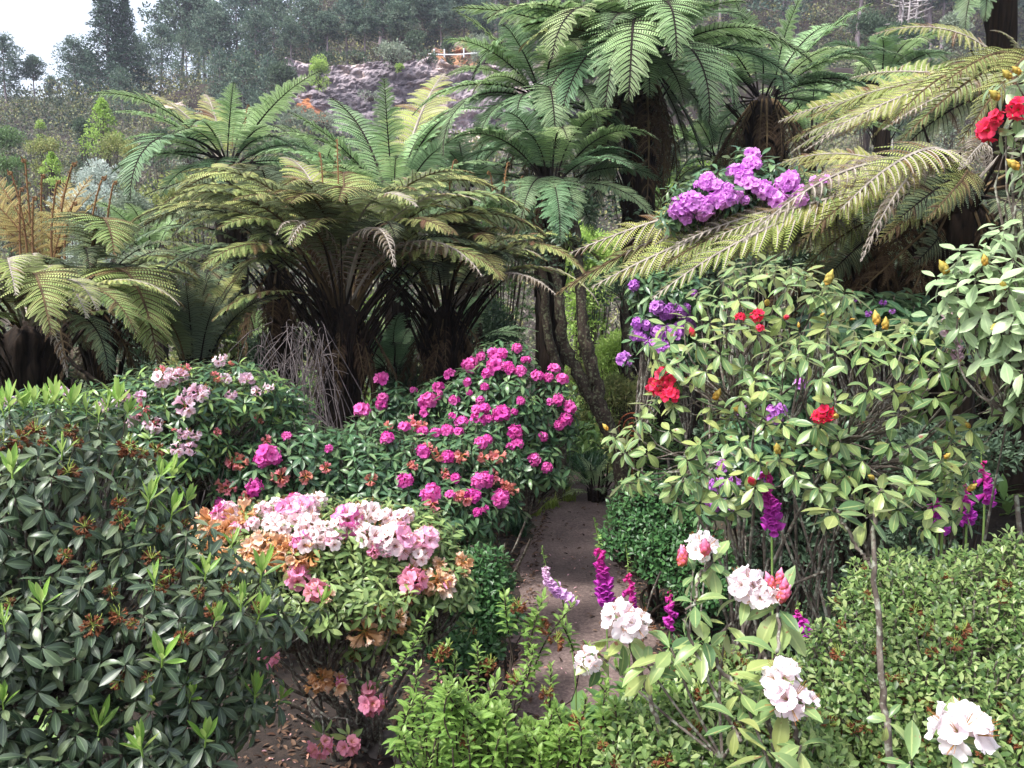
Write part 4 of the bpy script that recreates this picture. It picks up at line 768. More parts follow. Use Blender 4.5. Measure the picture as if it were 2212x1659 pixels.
M['p_magenta'] = petalmat('petal_magenta', [(0, lin('c84098')), (0.35, lin('de58ac')), (1, lin('ee7ec6'))], [(0, lin('cc3c9c')), (1, lin('dc50b0'))])
M['p_coral'] = petalmat('petal_faded_coral', [(0, lin('c87850')), (0.5, lin('e07a84')), (1, lin('efa0ac'))], [(0, lin('bf8258')), (1, lin('dc9080'))])
M['p_pinkwhite'] = petalmat('petal_pink_white', [(0, lin('f3c9d8')), (0.5, lin('fbe6ea')), (1, lin('fff4f2'))], [(0, lin('f7cfe4')), (0.5, lin('f3a6d4')), (1, lin('ea62b4'))], vary=0.35, bias=.68)
M['p_peach'] = petalmat('petal_faded_peach', [(0, lin('e6b478')), (0.5, lin('f4d2b4')), (1, lin('fbe8da'))], [(0, lin('c08848')), (1, lin('dca878'))], vary=0.4)
M['p_pink'] = petalmat('petal_rose_pink', [(0, lin('d05a8a')), (0.5, lin('e886b4')), (1, lin('f3a8cb'))], [(0, lin('e09a80')), (1, lin('ee9fb6'))])
M['p_blush'] = petalmat('petal_blush_trumpet', [(0, lin('d97f9a')), (0.4, lin('f0cddb')), (1, lin('f8ecf1'))], [(0, lin('dba0b8')), (1, lin('e9c3dc'))])
M['p_white'] = petalmat('petal_white', [(0, lin('e8d6b8')), (0.3, lin('f8eef0')), (1, lin('fdf7f8'))], [(0, lin('efcfd8')), (1, lin('fbeef4'))])
M['p_red'] = petalmat('petal_crimson', [(0, lin('a00828')), (0.4, lin('dd1440')), (1, lin('f0285a'))], [(0, lin('c01030')), (1, lin('f2486e'))])
M['p_lilac'] = petalmat('petal_lilac', [(0, lin('d070d0')), (0.4, lin('e28ae2')), (1, lin('f2b6f2'))], [(0, lin('cc70d4')), (1, lin('e494ea'))])
M['p_purple'] = petalmat('petal_purple', [(0, lin('ac5cc0')), (0.4, lin('c474d4')), (1, lin('dc9ee8'))], [(0, lin('aa54c0')), (1, lin('cc82dc'))])
M['stamen'] = petalmat('stamen_yellow', [(0, lin('c8b860')), (1, lin('b06a40'))])
M['bud_yellow'] = petalmat('bud_scales', [(0, lin('8f5a24')), (0.4, lin('b98a36')), (1, lin('e3c66a'))], [(0, lin('7a6a34')), (1, lin('c5b45c'))], 0.15)
M['bud_red'] = petalmat('bud_red_tip', [(0, lin('7a5a2a')), (0.4, lin('b06a40')), (0.6, lin('cf2f4a')), (1, lin('e0486a'))], None, 0.2)
M['shoot_green'] = barkmat('young_stalk', lin('7a8f3c'), lin('a8b060'), 30)

def blossom_T(open_=0.9, size=1.0, tube=0.5, n=4, ruffle=0.12, droop=0.5):
    """a five-lobed funnel opening along +x; length about 1"""
    V, Fc, Lv = [], [], []; k = 0
    s = np.concatenate([np.linspace(0, 0.6, n), [0.78, 0.9, 0.97, 1.0]]); t = np.linspace(-1, 1, 5); n = len(s) - 2
    for i in range(5):
        a0 = i / 5 * 2 * np.pi
        S, Tt = np.meshgrid(s, t, indexing='ij')
        rad = 0.06 + (tube * S ** 1.5) * 0.5 + open_ * smooth(0.45, 1.0, S) * 0.45
        wid = np.where(S < 0.55, 1.0, 1.18 * np.sqrt(np.maximum(0.06, 1 - (np.maximum(S - 0.55, 0) / 0.46) ** 3.2)))
        ang = a0 + Tt * wid * np.pi / 5
        x = S * 0.9 - droop * smooth(0.6, 1.0, S) * 0.35 - 0.08 * Tt ** 2 * S + ruffle * np.sin(Tt * 5 + i * 2) * smooth(0.6, 1, S) * 0.6
        V.append(np.stack([x, rad * np.cos(ang), rad * np.sin(ang)], -1).reshape(-1, 3)); Fc.append(grid_faces(n + 2, 5) + k); k += (n + 2) * 5
        Lv.append(np.stack([S, Tt, 0 * S], -1).reshape(-1, 3))
    return dict(v=np.concatenate(V) * size, f=np.concatenate(Fc), l=np.concatenate(Lv))

BL_OPEN = blossom_T(1.0, 1.0, 0.5, 3); BL_TRUMPET = blossom_T(0.55, 1.0, 0.7, 4); BL_LIMP = blossom_T(0.32, 1.0, 0.55, 3, 0.22, 0.15)
PETAL_DRY = leaf_T(0.35, 5, 0.8, 0.3)

def truss_mb(kind, seed):
    """a flower head, about 1 unit across, its stalk coming up along +z"""
    rng = np.random.default_rng(seed + 1000); mb = MB()
    if kind == 'dead':
        n = 16; d = nrm(rng.normal(0, 1, (n, 3)) * [1, 1, 0.6] + [0, 0, 0.25])
        scatter(mb, BL_LIMP, basis(nrm(d + [0, 0, -0.5]), rng.normal(0, 1, (n, 3))), d * 0.12, rng.uniform(0.25, 0.42, n) [:, None] * np.array([[1, 0.7, 0.5]]), rng.random(n), 0)
        e = nrm(rng.normal(0, 1, (9, 3)) + [0, 0, 1.0]); t = np.linspace(0, 1, 5)
        pts = e[:, None] * (t * 0.45)[None, :, None] + rng.normal(0, 0.02, (9, 5, 3)) + np.array([0, 0, 0.1]) * (t ** 2)[None, :, None]
        tubes(mb, pts, np.full((9, 5), 0.014), 4, 1); return mb
    n = dict(round=17, loose=9, limp=11, trumpet=6, open=12, big=8)[kind]
    n = max(5, int(n * rng.uniform(0.75, 1.1))); k = np.arange(n) + 0.5; phi = k * 2.39996 + rng.normal(0, 0.15, n)
    zmin = dict(round=-0.25, loose=-0.15, limp=-0.55, trumpet=-0.35, open=-0.2, big=-0.1)[kind]
    z = 1 - (1 - zmin) * k / n; rr = np.sqrt(np.maximum(0, 1 - z * z))
    d = nrm(np.stack([rr * np.cos(phi), rr * np.sin(phi), z], -1) + rng.normal(0, 0.09, (n, 3)))
    if kind == 'limp': d = nrm(d + [0, 0, -0.55])
    if kind == 'trumpet': d = nrm(d + [0, 0, -0.35])
    T = dict(round=BL_OPEN, loose=BL_OPEN, limp=BL_LIMP, trumpet=BL_TRUMPET, open=BL_OPEN, big=BL_OPEN)[kind]
    sz = dict(round=0.37, loose=0.4, limp=0.42, trumpet=0.42, open=0.36, big=0.47)[kind]; off = dict(round=0.2, loose=0.15, limp=0.12, trumpet=0.1, open=0.18, big=0.12)[kind]
    scatter(mb, T, basis(d, rng.normal(0, 1, (n, 3))), d * off, sz * rng.uniform(0.7, 1.2, n), rng.random(n), 0)
    t = np.linspace(0, 1, 3)
    tubes(mb, (d * off)[:, None] * t[None, :, None] + np.array([0, 0, -0.12]) * (1 - t)[None, :, None], np.full((n, 3), 0.016), 4, 1)
    if kind in ('open', 'trumpet', 'loose', 'big'):
        m = n * 5; b = np.repeat(d * off, 5, 0); dd = nrm(np.repeat(d, 5, 0) + rng.normal(0, 0.16, (m, 3))); l = sz * rng.uniform(0.85, 1.15, m); t = np.linspace(0, 1, 4)
        tubes(mb, b[:, None] + dd[:, None] * (l[:, None] * t)[..., None] + np.array([0, 0, 0.07]) * (t ** 2)[None, :, None], np.full((m, 4), 0.006), 3, 1)
    return mb

_tc = {}
def truss_mesh(kind, mat, seed):
    key = (kind, mat, seed)
    if key not in _tc: _tc[key] = truss_mb(kind, seed).mesh('flower_head', [M[mat], M['stamen'] if kind != 'dead' else M['shoot_green']])
    return _tc[key]

def bud_mesh(mat):
    key = ('bud', mat)
    if key not in _tc:
        mb = MB(); K, S = 10, 10; s = np.linspace(0, 1, K); r = 0.24 * np.sin(np.pi * np.clip(s, 0, 1) ** 0.75) ** 0.8 * (1 - 0.35 * s) + 0.012
        ang = np.arange(S) / S * 2 * np.pi; rr = r[:, None] * (1 + 0.1 * np.cos(ang * 5 + s[:, None] * 6))
        V = np.stack([rr * np.cos(ang), rr * np.sin(ang), np.repeat(s[:, None], S, 1)], -1); i, j = np.meshgrid(np.arange(K - 1), np.arange(S), indexing='ij'); j2 = (j + 1) % S
        l = np.zeros_like(V); l[..., 0] = s[:, None]; l[..., 2] = 0.5
        mb.add(V.reshape(-1, 3), np.stack([i * S + j, i * S + j2, (i + 1) * S + j2, (i + 1) * S + j], -1).reshape(-1, 4), l.reshape(-1, 3))
        sc = leaf_T(0.8, 4, 0.3, -0.2); n = 14; a = np.arange(n) * 2.4; z = np.linspace(0.0, 0.5, n)
        d = np.stack([0.12 * np.cos(a), 0.12 * np.sin(a), np.ones(n)], -1); rb = 0.2 + 0.06 * np.sin(z * 5); b = np.stack([rb * np.cos(a), rb * np.sin(a), z], -1)
        scatter(mb, sc, basis(d, np.stack([np.cos(a), np.sin(a), 0 * a], -1)), b, np.full(n, 0.34), np.linspace(0, 1, n))
        _tc[key] = mb.mesh('bud', [M[mat]])
    return _tc[key]

def orient(o, axis, rng):
    z = Vector(axis).normalized(); q = z.to_track_quat('Z', 'Y'); o.rotation_mode = 'QUATERNION'
    from mathutils import Quaternion
    o.rotation_quaternion = q @ Quaternion((0, 0, 1), rng.random() * 6.283)

def hit_lobes(lobes, U, V):
    d = ray(U, V); best = None; near = None
    for c, r in lobes:
        oc = (CAM - c) / r; dd = d / r; a = dd @ dd; b = oc @ dd; q = oc @ oc - 1; disc = b * b - a * q
        if disc >= 0:
            t = (-b - math.sqrt(disc)) / a
            if t > 0.3 and (best is None or t < best[0]): best = (t, nrm(((CAM + d * t) - c) / r / r))
        t = -b / a; pt = oc + dd * t; ds = pt @ pt
        if near is None or ds < near[0]: near = (ds, t, nrm((CAM + d * t - c) / r / r))
    if best is None: best = (near[1], near[2])
    return CAM + d * best[0], best[1]

def rosettes(mb, T, pos, axis, nleaf, L, el0, el1, rng, mat=0, jit=9, Lj=0.22, off=0.006, rbias=None):
    """whorls of leaves; el0, el1 degrees above the plane across the axis, innermost to outermost"""
    N = len(pos); axis = nrm(axis)
    e1 = nrm(np.cross(axis, np.where(np.abs(axis[:, 2:3]) > 0.9, np.array([1.0, 0, 0]), np.array([0, 0, 1.0])))); e2 = np.cross(axis, e1)
    j = np.arange(nleaf); az = rng.random((N, 1)) * 6.283 + j * 2.39996 + rng.normal(0, 0.22, (N, nleaf))
    el = np.radians(el0 + (el1 - el0) * (j / max(1, nleaf - 1)) + rng.normal(0, jit, (N, nleaf)))
    d = (np.cos(el) * np.cos(az))[..., None] * e1[:, None] + (np.cos(el) * np.sin(az))[..., None] * e2[:, None] + np.sin(el)[..., None] * axis[:, None]
    up = np.repeat(axis[:, None], nleaf, 1) + rng.normal(0, 0.18, (N, nleaf, 3))
    d = d.reshape(-1, 3); t = np.repeat(pos, nleaf, 0) + d * off - np.repeat(axis, nleaf, 0) * (np.tile(j, N)[:, None] * off * 0.7)
    s = np.repeat(np.atleast_1d(L) if np.ndim(L) else np.full(N, L), nleaf) * rng.uniform(1 - Lj, 1 + Lj, N * nleaf)
    r = rng.random(N * nleaf) if rbias is None else np.clip(np.repeat(rbias, nleaf) + rng.normal(0, 0.2, N * nleaf), 0, 1)
    sc = np.stack([s, s * rng.uniform(0.85, 1.15, len(s)), s], -1)
    Ts = T if isinstance(T, (list, tuple)) else [T]; pick = rng.integers(0, len(Ts), len(d)); Bs = basis(d, up.reshape(-1, 3))
    for q, Tq in enumerate(Ts):
        k = pick == q
        if k.any(): scatter(mb, Tq, Bs[k], t[k], sc[k], r[k], mat)

def lobes_of(spec):
    out = []
    for l in spec:
        U, V, Y, ru, rv = l[:5]; k = Y / FPX; rd = l[5] if len(l) > 5 else ru * k * 0.8
        out.append((P(U, V, Y), np.array([ru * k, rd, rv * k])))
    return out

def tips_on(lobes, n, rng, zlo=-0.5, front=0.35, depth=(0.86, 1.06), up=0.6):
    vol = np.array([(r[0] * r[2] + r[0] * r[1]) for c, r in lobes]); vol = vol / vol.sum(); pos, ax = [], []
    while len(pos) < n:
        k = rng.choice(len(lobes), p=vol); c, r = lobes[k]; d = nrm(rng.normal(0, 1, 3))
        if d[2] < zlo or d[1] > front: continue
        p = c + d * r * rng.uniform(*depth)
        if any(i != k and (((p - c2) / r2) ** 2).sum() < 0.72 for i, (c2, r2) in enumerate(lobes)): continue
        pos.append(p); ax.append(nrm(nrm(d / r) * 0.75 + np.array([0, 0, up]) + rng.normal(0, 0.2, 3)))
    return np.array(pos), np.array(ax)

def thin(pos, ax, mind):
    keep = []
    for i, p in enumerate(pos):
        if all(((p - pos[k]) ** 2).sum() > mind * mind for k in keep): keep.append(i)
    return pos[keep], ax[keep]

def branches(mb, tips, axes, base, rng, M1=9, r0=0.022, rt=0.0026, wob=0.05, sides=5, spread=.09, fork=(.35, .6)):
    """a leggy framework: base > boughs > twigs"""
    base = np.asarray(base, float); ctr = tips.mean(0)
    b = rng.choice(len(tips), min(M1, len(tips)), replace=False); anch = base[None] * 0.42 + tips[b] * 0.58 + rng.normal(0, wob, (len(b), 3)); anch[:, 2] = base[2] + (tips[b, 2] - base[2]) * rng.uniform(fork[0], fork[1], len(b)); anch[:, :2] = anch[:, :2] * (1.55 - fork[1]) + (tips[b, :2]) * (fork[1] - .55)
    t = np.linspace(0, 1, 8)[None, :, None]
    st = base[None] + rng.normal(0, spread, (len(b), 3)) * [1, 1, 0]
    mid = (st + anch) / 2 + rng.normal(0, wob * 1.5, (len(b), 3))
    pts = (1 - t) ** 2 * st[:, None] + 2 * t * (1 - t) * mid[:, None] + t ** 2 * anch[:, None]
    tubes(mb, pts, np.linspace(r0, r0 * 0.55, 8)[None] * rng.uniform(0.7, 1.2, (len(b), 1)), sides)
    di = ((tips[:, None] - anch[None]) ** 2).sum(-1); k = np.argmin(di, 1); a = anch[k]
    end = tips - axes * 0.012; ln = np.linalg.norm(end - a, axis=1)[:, None]
    c1 = a * 0.45 + end * 0.55 - np.array([0, 0, 0.12]) * ln + rng.normal(0, wob * 0.6, a.shape); c1 = np.where(ln < 0.05, (a + end) / 2, c1)
    c2 = end - axes * 0.3 * ln
    pts = (1 - t) ** 3 * a[:, None] + 3 * t * (1 - t) ** 2 * c1[:, None] + 3 * t ** 2 * (1 - t) * c2[:, None] + t ** 3 * end[:, None]
    pts[:, 1:-1] += rng.normal(0, 0.008, pts[:, 1:-1].shape)
    tubes(mb, pts, np.linspace(r0 * 0.5, rt, 8)[None] * rng.uniform(0.7, 1.2, (len(tips), 1)), sides)

LT_BIG = [leaf_T(0.34, 7, 0.22, 0.10, 0.56), leaf_T(0.3, 7, 0.5, 0.22, 0.54), leaf_T(0.36, 7, 0.05, 0.16, 0.58)]; LT_ELL = [leaf_T(0.42, 6, 0.16, 0.08, 0.55), leaf_T(0.36, 6, 0.42, 0.2, 0.55), leaf_T(0.44, 6, -0.06, 0.15, 0.57)]; LT_NAR = leaf_T(0.24, 5, 0.3, 0.1, 0.5)
LT_LIME = leaf_T(0.26, 6, -0.1, 0.25, 0.55); LT_AZ = leaf_T(0.36, 5, 0.3, 0.14, 0.55); LT_SM = leaf_T(0.48, 4, 0.1, 0.12, 0.6); LT_MID = [leaf_T(0.32, 5, 0.25, 0.08, 0.55), leaf_T(0.28, 5, 0.5, 0.15, 0.55), leaf_T(0.34, 5, 0.05, 0.12, 0.55)]

def rhododendron(name, label, cat, spec, base, leafmat_, T=LT_MID, L=0.11, nleaf=9, el=(18, -32), n=150, mind=0.07, flowers=(), explicit=(), lime=(), seed=0, inner=0.5,
                 zlo=-0.5, front=0.35, wood='bark', M1=10, r0=0.02, group=None, fdepth=0.0, up=0.6, limeL=0.085, extra=(), depth=(0.86, 1.06), spread=.09, wob=.05, fork=(.35, .6)):
    """spec: crown lobes (U, V, depth, radius U, radius V[, radius in depth]); base: (U, depth); flowers: (U, V, diameter, form, petals)"""
    rng = np.random.default_rng(seed + 7000); lobes = lobes_of(spec)
    b = P(base[0], 900, base[1]); b[2] = float(H(b[0], b[1])) - 0.03
    root = thing(name, label, cat, b, group)
    ep, ea = [], []
    for e in explicit:
        p, nn = hit_lobes(lobes, e[0], e[1]); ep.append(p); ea.append(nrm(nn * 0.5 + np.array([0, 0, 0.8]) + rng.normal(0, 0.12, 3)))
    heads = []
    flowers = list(flowers) + [(f[0] + rng.uniform(-1, 1) * 16, f[1] + rng.uniform(-.3, 1) * 14, f[2] * .8) + tuple(f[3:]) for f in flowers if f[3] in ('round', 'limp', 'trumpet') and rng.random() < .3]
    for f in flowers:
        p, nn = hit_lobes(lobes, f[0], f[1]); a = nrm(nn * 0.8 + np.array([0, 0, 0.55]) + rng.normal(0, 0.15, 3)); heads.append((p + nn * fdepth, a, f))
    for (ne, sz, kd, pm, e0, e1) in extra:
        pe, ae = tips_on(lobes, ne, rng, 0.0, 0.1, (0.97, 1.05), up)
        heads += [(p_, a_, (0, 0, sz, kd, pm)) for p_, a_ in zip(pe, ae)]
    for U, V in lime:
        p, nn = hit_lobes(lobes, U, V); ep.append(p); ea.append(nrm(nn * 0.35 + np.array([0, 0, 1.0]) + rng.normal(0, 0.1, 3)))
    ep += [h[0] - h[1] * h[2][2] * 0.25 for h in heads]; ea += [h[1] for h in heads]
    pos, ax = tips_on(lobes, n, rng, zlo, front, depth, up)
    if ep: pos = np.concatenate([np.array(ep), pos]); ax = np.concatenate([np.array(ea), ax])
    pos, ax = thin(pos, ax, mind)
    mb = MB(); rosettes(mb, T, pos - b, ax, nleaf, L, el[0], el[1], rng)
    if inner:
        p2, a2 = tips_on(lobes, int(n * inner), rng, zlo, front + 0.2, (0.45, 0.85), up); rosettes(mb, T, p2 - b, a2, nleaf, L * 0.95, el[0], el[1] - 15, rng)
        allp, alla = np.concatenate([pos, p2[::2]]), np.concatenate([ax, a2[::2]])
    else: allp, alla = pos, ax
    fo = mb.build('foliage', M[leafmat_], root)
    if lime:
        lp = np.array(ep[len(explicit):len(explicit) + len(lime)]); la = np.array(ea[len(explicit):len(explicit) + len(lime)]); mb = MB()
        for q in range(3):
            if ('lime', q) not in _tc: mb = MB(); rosettes(mb, LT_LIME, np.array([[0, 0, 0.03]]), np.array([[0, 0, 1.0]]), 7, 0.085, 82, 38, np.random.default_rng(q), Lj=0.25); tubes(mb, np.array([[[0, 0, -.02], [0, 0, .015], [0, 0, .05]]]), np.full((1, 3), .0035), 5); _tc[('lime', q)] = mb.mesh('new_shoot', [M['rh_lime']])
        for q, (pp, aa) in enumerate(zip(lp, la)):
            o = put('new_shoot', _tc[('lime', q % 3)], root, pp - b); orient(o, aa, rng); sc_ = limeL / 0.085 * rng.uniform(0.8, 1.25); o.scale = (sc_, sc_, sc_)
    mb = MB(); branches(mb, allp - b, alla, np.zeros(3), rng, M1, r0, spread=spread, wob=wob, fork=fork); mb.build('stem', M[wood], root)
    for p, a, f in heads[:100]:
        if f[3] == 'bud': o = put('flower_bud', bud_mesh(f[4]), root, p - b)
        else: o = put('dead_flower_head' if f[3] == 'dead' else 'flower_head', truss_mesh(f[3], f[4], int(rng.integers(0, 6))), root, p - b)
        orient(o, a, rng); s = f[2] * rng.uniform(0.62, 1.3); o.scale = (s, s, s)
    return root, lobes

def Z(pts, ou, ov, *rest):
    """positions read off an enlargement (a third of the page scale) shifted by ou, ov"""
    return [(ou + p[0] / 3, ov + p[1] / 3) + (tuple(rest) if len(p) == 2 else (rest[0] * p[2],) + tuple(rest[1:])) for p in pts]
# far bushes first
rhododendron('rhododendron_bush', 'big bush of magenta flower heads and dark leaves standing before the thatched trunk', 'rhododendron',
    [(1080, 900, 6.6, 130, 130), (1090, 800, 6.7, 75, 70), (960, 900, 6.8, 90, 80), (1190, 900, 6.6, 60, 100), (1140, 1000, 6.5, 90, 80), (860, 890, 7.0, 60, 60)], (1080, 6.8), 'rh_mid', L=0.095, n=640, mind=0.072, seed=1, inner=0.35, M1=14,
    flowers=Z([(985, 635, 1.1), (1040, 640), (1140, 600), (840, 710), (1000, 710), (1045, 720), (705, 770), (950, 760, .8), (1160, 750), (1380, 735, 1.1), (1430, 800), (1270, 780, .8), (630, 850), (735, 935, .8), (900, 935, .7), (1405, 930, .8), (1480, 980), (1455, 1060), (1350, 945, .6), (820, 820, .7), (910, 650, .6), (930, 850, .6), (1125, 1010, .6), (1165, 940, .6), (265, 800), (270, 925, 1.1), (570, 940, 1.1), (830, 885, .6), (1095, 740, .6), (1210, 670, .5), (640, 890, .6), (540, 1020, .7), (470, 870, .6), (1340, 790, .6), (1310, 1170), (1250, 1320), (1330, 1370), (1130, 1140)], 737, 553, 0.112, 'round', 'p_magenta'))
rhododendron('rhododendron_bush', 'spreading bush with magenta heads fading to coral, just behind the peach and pink one', 'rhododendron',
    [(800, 1030, 5.4, 190, 120), (640, 1010, 5.2, 140, 110), (980, 1030, 5.5, 130, 120), (900, 1110, 5.2, 180, 90), (1060, 1080, 5.4, 70, 80), (1010, 1140, 5.2, 70, 60), (550, 1040, 5.0, 100, 90)], (850, 5.7), 'rh_mid', L=0.085, n=1000, mind=0.065, seed=2, inner=0.35, M1=16,
    flowers=Z([(135, 1000, 1.1), (410, 1110, 1.2), (610, 1150), (530, 1140, .8), (690, 1130, .9), (780, 1080, 1.3), (760, 1140), (890, 1060), (945, 1060), (1035, 1030, 1.1), (950, 1190, 1.2), (580, 1540, 1.1), (705, 1550), (850, 1560), (1035, 1570, 1.1), (890, 1460), (940, 1440), (530, 1270), (740, 1440, .8), (690, 1300), (930, 990, .9), (880, 1000, .8), (300, 1180, .7), (410, 1460), (1140, 1220, .8), (1100, 1240, .7), (880, 1660, .7), (930, 1640, .7), (720, 1040, .8)], 737, 553, 0.095, 'round', 'p_magenta')
    + Z([(310, 1095), (480, 1080), (560, 1235), (640, 1290), (780, 1290, 1.1), (1010, 1300), (920, 1300, .9), (670, 1400, .9), (590, 1600), (800, 1565), (990, 1420), (1080, 1490, 1.2), (1110, 1510), (190, 1450), (450, 1350, .7), (1060, 1480)], 737, 553, 0.095, 'limp', 'p_coral')
    + Z([(1720, 1200), (1520, 1310), (1820, 1430, 1.1), (1980, 1430, 1.1), (1490, 1500), (2115, 1370, .8), (1600, 1570), (1510, 1340)], 0, 553, 0.095, 'limp', 'p_coral') + Z([(1860, 1170, .9), (1740, 1290, 1.2), (1780, 1310), (1650, 1500), (2130, 1250, .8), (1430, 1600, .8), (1680, 1320, .8)], 0, 553, 0.09, 'round', 'p_magenta'))
rhododendron('rhododendron_bush', 'narrow-leaved bush with drooping pale pink trumpets left of the umbrella fern trunk', 'rhododendron',
    [(380, 870, 5.0, 150, 80), (480, 860, 5.2, 140, 80), (360, 965, 4.9, 150, 90), (590, 880, 5.6, 80, 70), (470, 960, 5.4, 70, 80), (250, 890, 4.9, 110, 60), (60, 900, 4.6, 130, 50)], (430, 5.2), 'rh_narrow', T=LT_NAR, L=0.085, n=900, mind=0.06, nleaf=10, el=(35, -25), seed=3, inner=0.3, M1=18,
    flowers=Z([(1120, 775), (1165, 775, 1.2), (1050, 800), (1030, 830, .8), (1290, 885, 1.35), (1200, 970, 1.2), (800, 920), (910, 915, 1.1), (860, 1050, 1.1), (1000, 1090), (1190, 1160, .7), (1270, 1160, .9), (1150, 1250), (1230, 1250), (1370, 1465, 1.1), (1450, 660), (1460, 790), (1660, 880, .8), (1500, 900, .7), (350, 880), (410, 890), (60, 940), (1130, 1540, .8), (1590, 800, .8), (1230, 880, .8), (650, 960, .6), (830, 1100, .8), (760, 950, .7), (1740, 850, .6), (1630, 810, .6)], 0, 553, 0.1, 'trumpet', 'p_blush')
    + Z([(1200, 725), (1040, 740), (1410, 1140), (1500, 690), (1390, 760), (920, 990), (1130, 1120), (985, 1060), (1650, 1040, .6), (1690, 1070, .6)], 0, 553, 0.06, 'limp', 'p_coral'))
rhododendron('rhododendron_bush', 'low domed bush crowded with white-pink and faded peach flower heads beside the path', 'rhododendron',
    [(700, 1180, 4.0, 240, 105), (560, 1170, 4.0, 130, 90), (860, 1200, 4.0, 150, 110), (930, 1270, 3.9, 100, 100), (720, 1270, 3.8, 220, 90), (800, 1350, 3.9, 150, 70), (600, 1270, 3.8, 110, 90)], (780, 4.2), 'rh_olive', L=0.062, n=950, mind=0.045, seed=4, inner=0.25, M1=22, zlo=-0.2, extra=[(12, .105, 'open', 'p_pinkwhite', 0, 0), (26, .115, 'limp', 'p_peach', 0, 0)],
    flowers=Z([(1460, 20), (1530, 120, .9), (1920, 30, 1.2), (1820, 120, 1.3), (2050, 175, 1.2), (2100, 110), (1640, 80), (1960, 210), (2150, 200), (2190, 100), (1770, 70), (2010, 90)], 0, 1106, 0.115, 'open', 'p_pinkwhite') + Z([(40, 60, 1.2), (170, 20), (300, 40), (430, 20, 1.1), (350, 200, 1.3), (230, 200), (290, 240, 1.1), (80, 30), (180, 170), (510, 290, .9), (700, 460, .6), (100, 100), (250, 50), (380, 60), (545, 190)], 737, 1106, 0.115, 'open', 'p_pinkwhite') + Z([(1910, 1600, 1.1), (2060, 1590), (1850, 1640), (1700, 1650, .8), (1990, 1640), (1790, 1600, .8)], 0, 553, 0.115, 'open', 'p_pinkwhite')
    + Z([(1300, 60), (1400, 60, 1.1), (1290, 130), (1500, 80), (1630, 190), (1790, 240), (1650, 280), (1890, 290, 1.1), (2010, 280, 1.1), (1550, 340, .8), (1310, 220), (1420, 190, .9), (1700, 290), (1760, 330, .9), (1440, 310, .8), (1580, 20), (1720, 180), (1350, 20), (1380, 150), (1870, 220), (1930, 330, .8), (2080, 1090, .9), (2180, 1120, 1.1), (2120, 540, .9)], 0, 1106, 0.12, 'limp', 'p_peach')
    + Z([(360, 140, .9), (500, 190), (545, 180), (640, 430, 1.2), (600, 450), (380, 680, 1.1), (150, 780), (280, 770, .8), (790, 320), (800, 380, .7), (320, 130), (640, 330, .7), (680, 400)], 737, 1106, 0.12, 'limp', 'p_peach') + Z([(465, 450, 1.2), (210, 1230, 1.2), (180, 1150, 1.1), (50, 1510, 1.1), (210, 270, .5), (0, 1100, .8)], 737, 1106, 0.1, 'loose', 'p_pink') + Z([(2060, 520), (1740, 940, 1.4), (2080, 1510, 1.2), (1610, 1000, .5), (1930, 430)], 0, 1106, 0.1, 'loose', 'p_pink')
    + Z([(430, 560, .9), (90, 930, .9), (860, 770, .7), (250, 640, .8), (460, 560, .8)], 737, 1106, 0.085, 'dead', 'dead_bloom'))
def az(label, spec, base, mat, T, L, n, seed, nleaf=7, el=(55, 0), mind=0.03, dead=0, **k):
    root, lobes = rhododendron('azalea_bush', label, 'azalea', spec, base, mat, T=T, L=L, nleaf=nleaf, el=el, n=n, mind=mind, seed=seed, **k)
    rng = np.random.default_rng(seed)
    if dead:
        pos, ax = tips_on(lobes, dead, rng, -0.3, 0.0, (0.9, 1.02))
        for p, a in zip(pos, ax):
            o = put('dead_flower_head', truss_mesh('dead', 'dead_bloom', int(rng.integers(0, 3))), root, p - np.array(root.location)); orient(o, a, rng); s = rng.uniform(0.035, 0.065); o.scale = (s, s, s)
    return root
az('small dark-leaved azalea bush at the path edge, right of the peach and pink bush', [(1040, 1250, 4.6, 70, 70), (1060, 1330, 4.5, 65, 70), (1000, 1390, 4.4, 90, 60), (990, 1300, 4.5, 70, 90)], (1030, 4.6), 'az_dark', LT_SM, 0.042, 700, 21, mind=0.035, wood='bark_dark')
az('rounded dark green azalea bush right of the path beneath the leggy red rhododendron', [(1420, 1110, 6.0, 105, 85), (1360, 1170, 5.9, 65, 65), (1470, 1200, 5.7, 100, 90), (1540, 1260, 5.5, 100, 80)], (1440, 6.0), 'az_dark', LT_SM, 0.045, 1100, 22, mind=0.038, wood='bark_dark')
rhododendron('rhododendron_bush', 'tall bush of lilac flower heads under the right-hand fern fronds', 'rhododendron',
    [(1540, 430, 5.05, 100, 60), (1640, 410, 5.05, 80, 60), (1610, 370, 5.1, 45, 50), (1710, 430, 5.05, 100, 60), (1470, 470, 5.05, 50, 40)], (1600, 5.3), 'rh_mid', L=0.075, n=230, mind=0.06, seed=5, M1=8, r0=.01, spread=.25, wob=.15, fork=(.7, .9),
    flowers=Z([(430, 990, 1.0), (485, 1045, .6), (345, 1120, 1.1), (420, 1130), (440, 1060), (160, 1165), (100, 1195, .8), (225, 1210, 1.2), (290, 1230), (160, 1210, .7), (430, 1205), (60, 1320, 1.2), (150, 1340, 1.2), (30, 1290, 1.2), (100, 1300, 1.2), (250, 1290, 1.2), (320, 1290, 1.2), (20, 1400, 1.2), (130, 1390), (525, 1240), (575, 1250), (620, 1300), (640, 1190, 1.2), (700, 1170, 1.2), (680, 1210), (750, 1330), (760, 1280), (860, 1180), (930, 1170), (950, 1330, .8), (400, 1160), (360, 1260), (200, 1290, 1.2), (-30, 1360), (0, 1340, 1.2), (760, 1230), (500, 1200, .6)], 1474, 0, 0.092, "round", "p_lilac"))
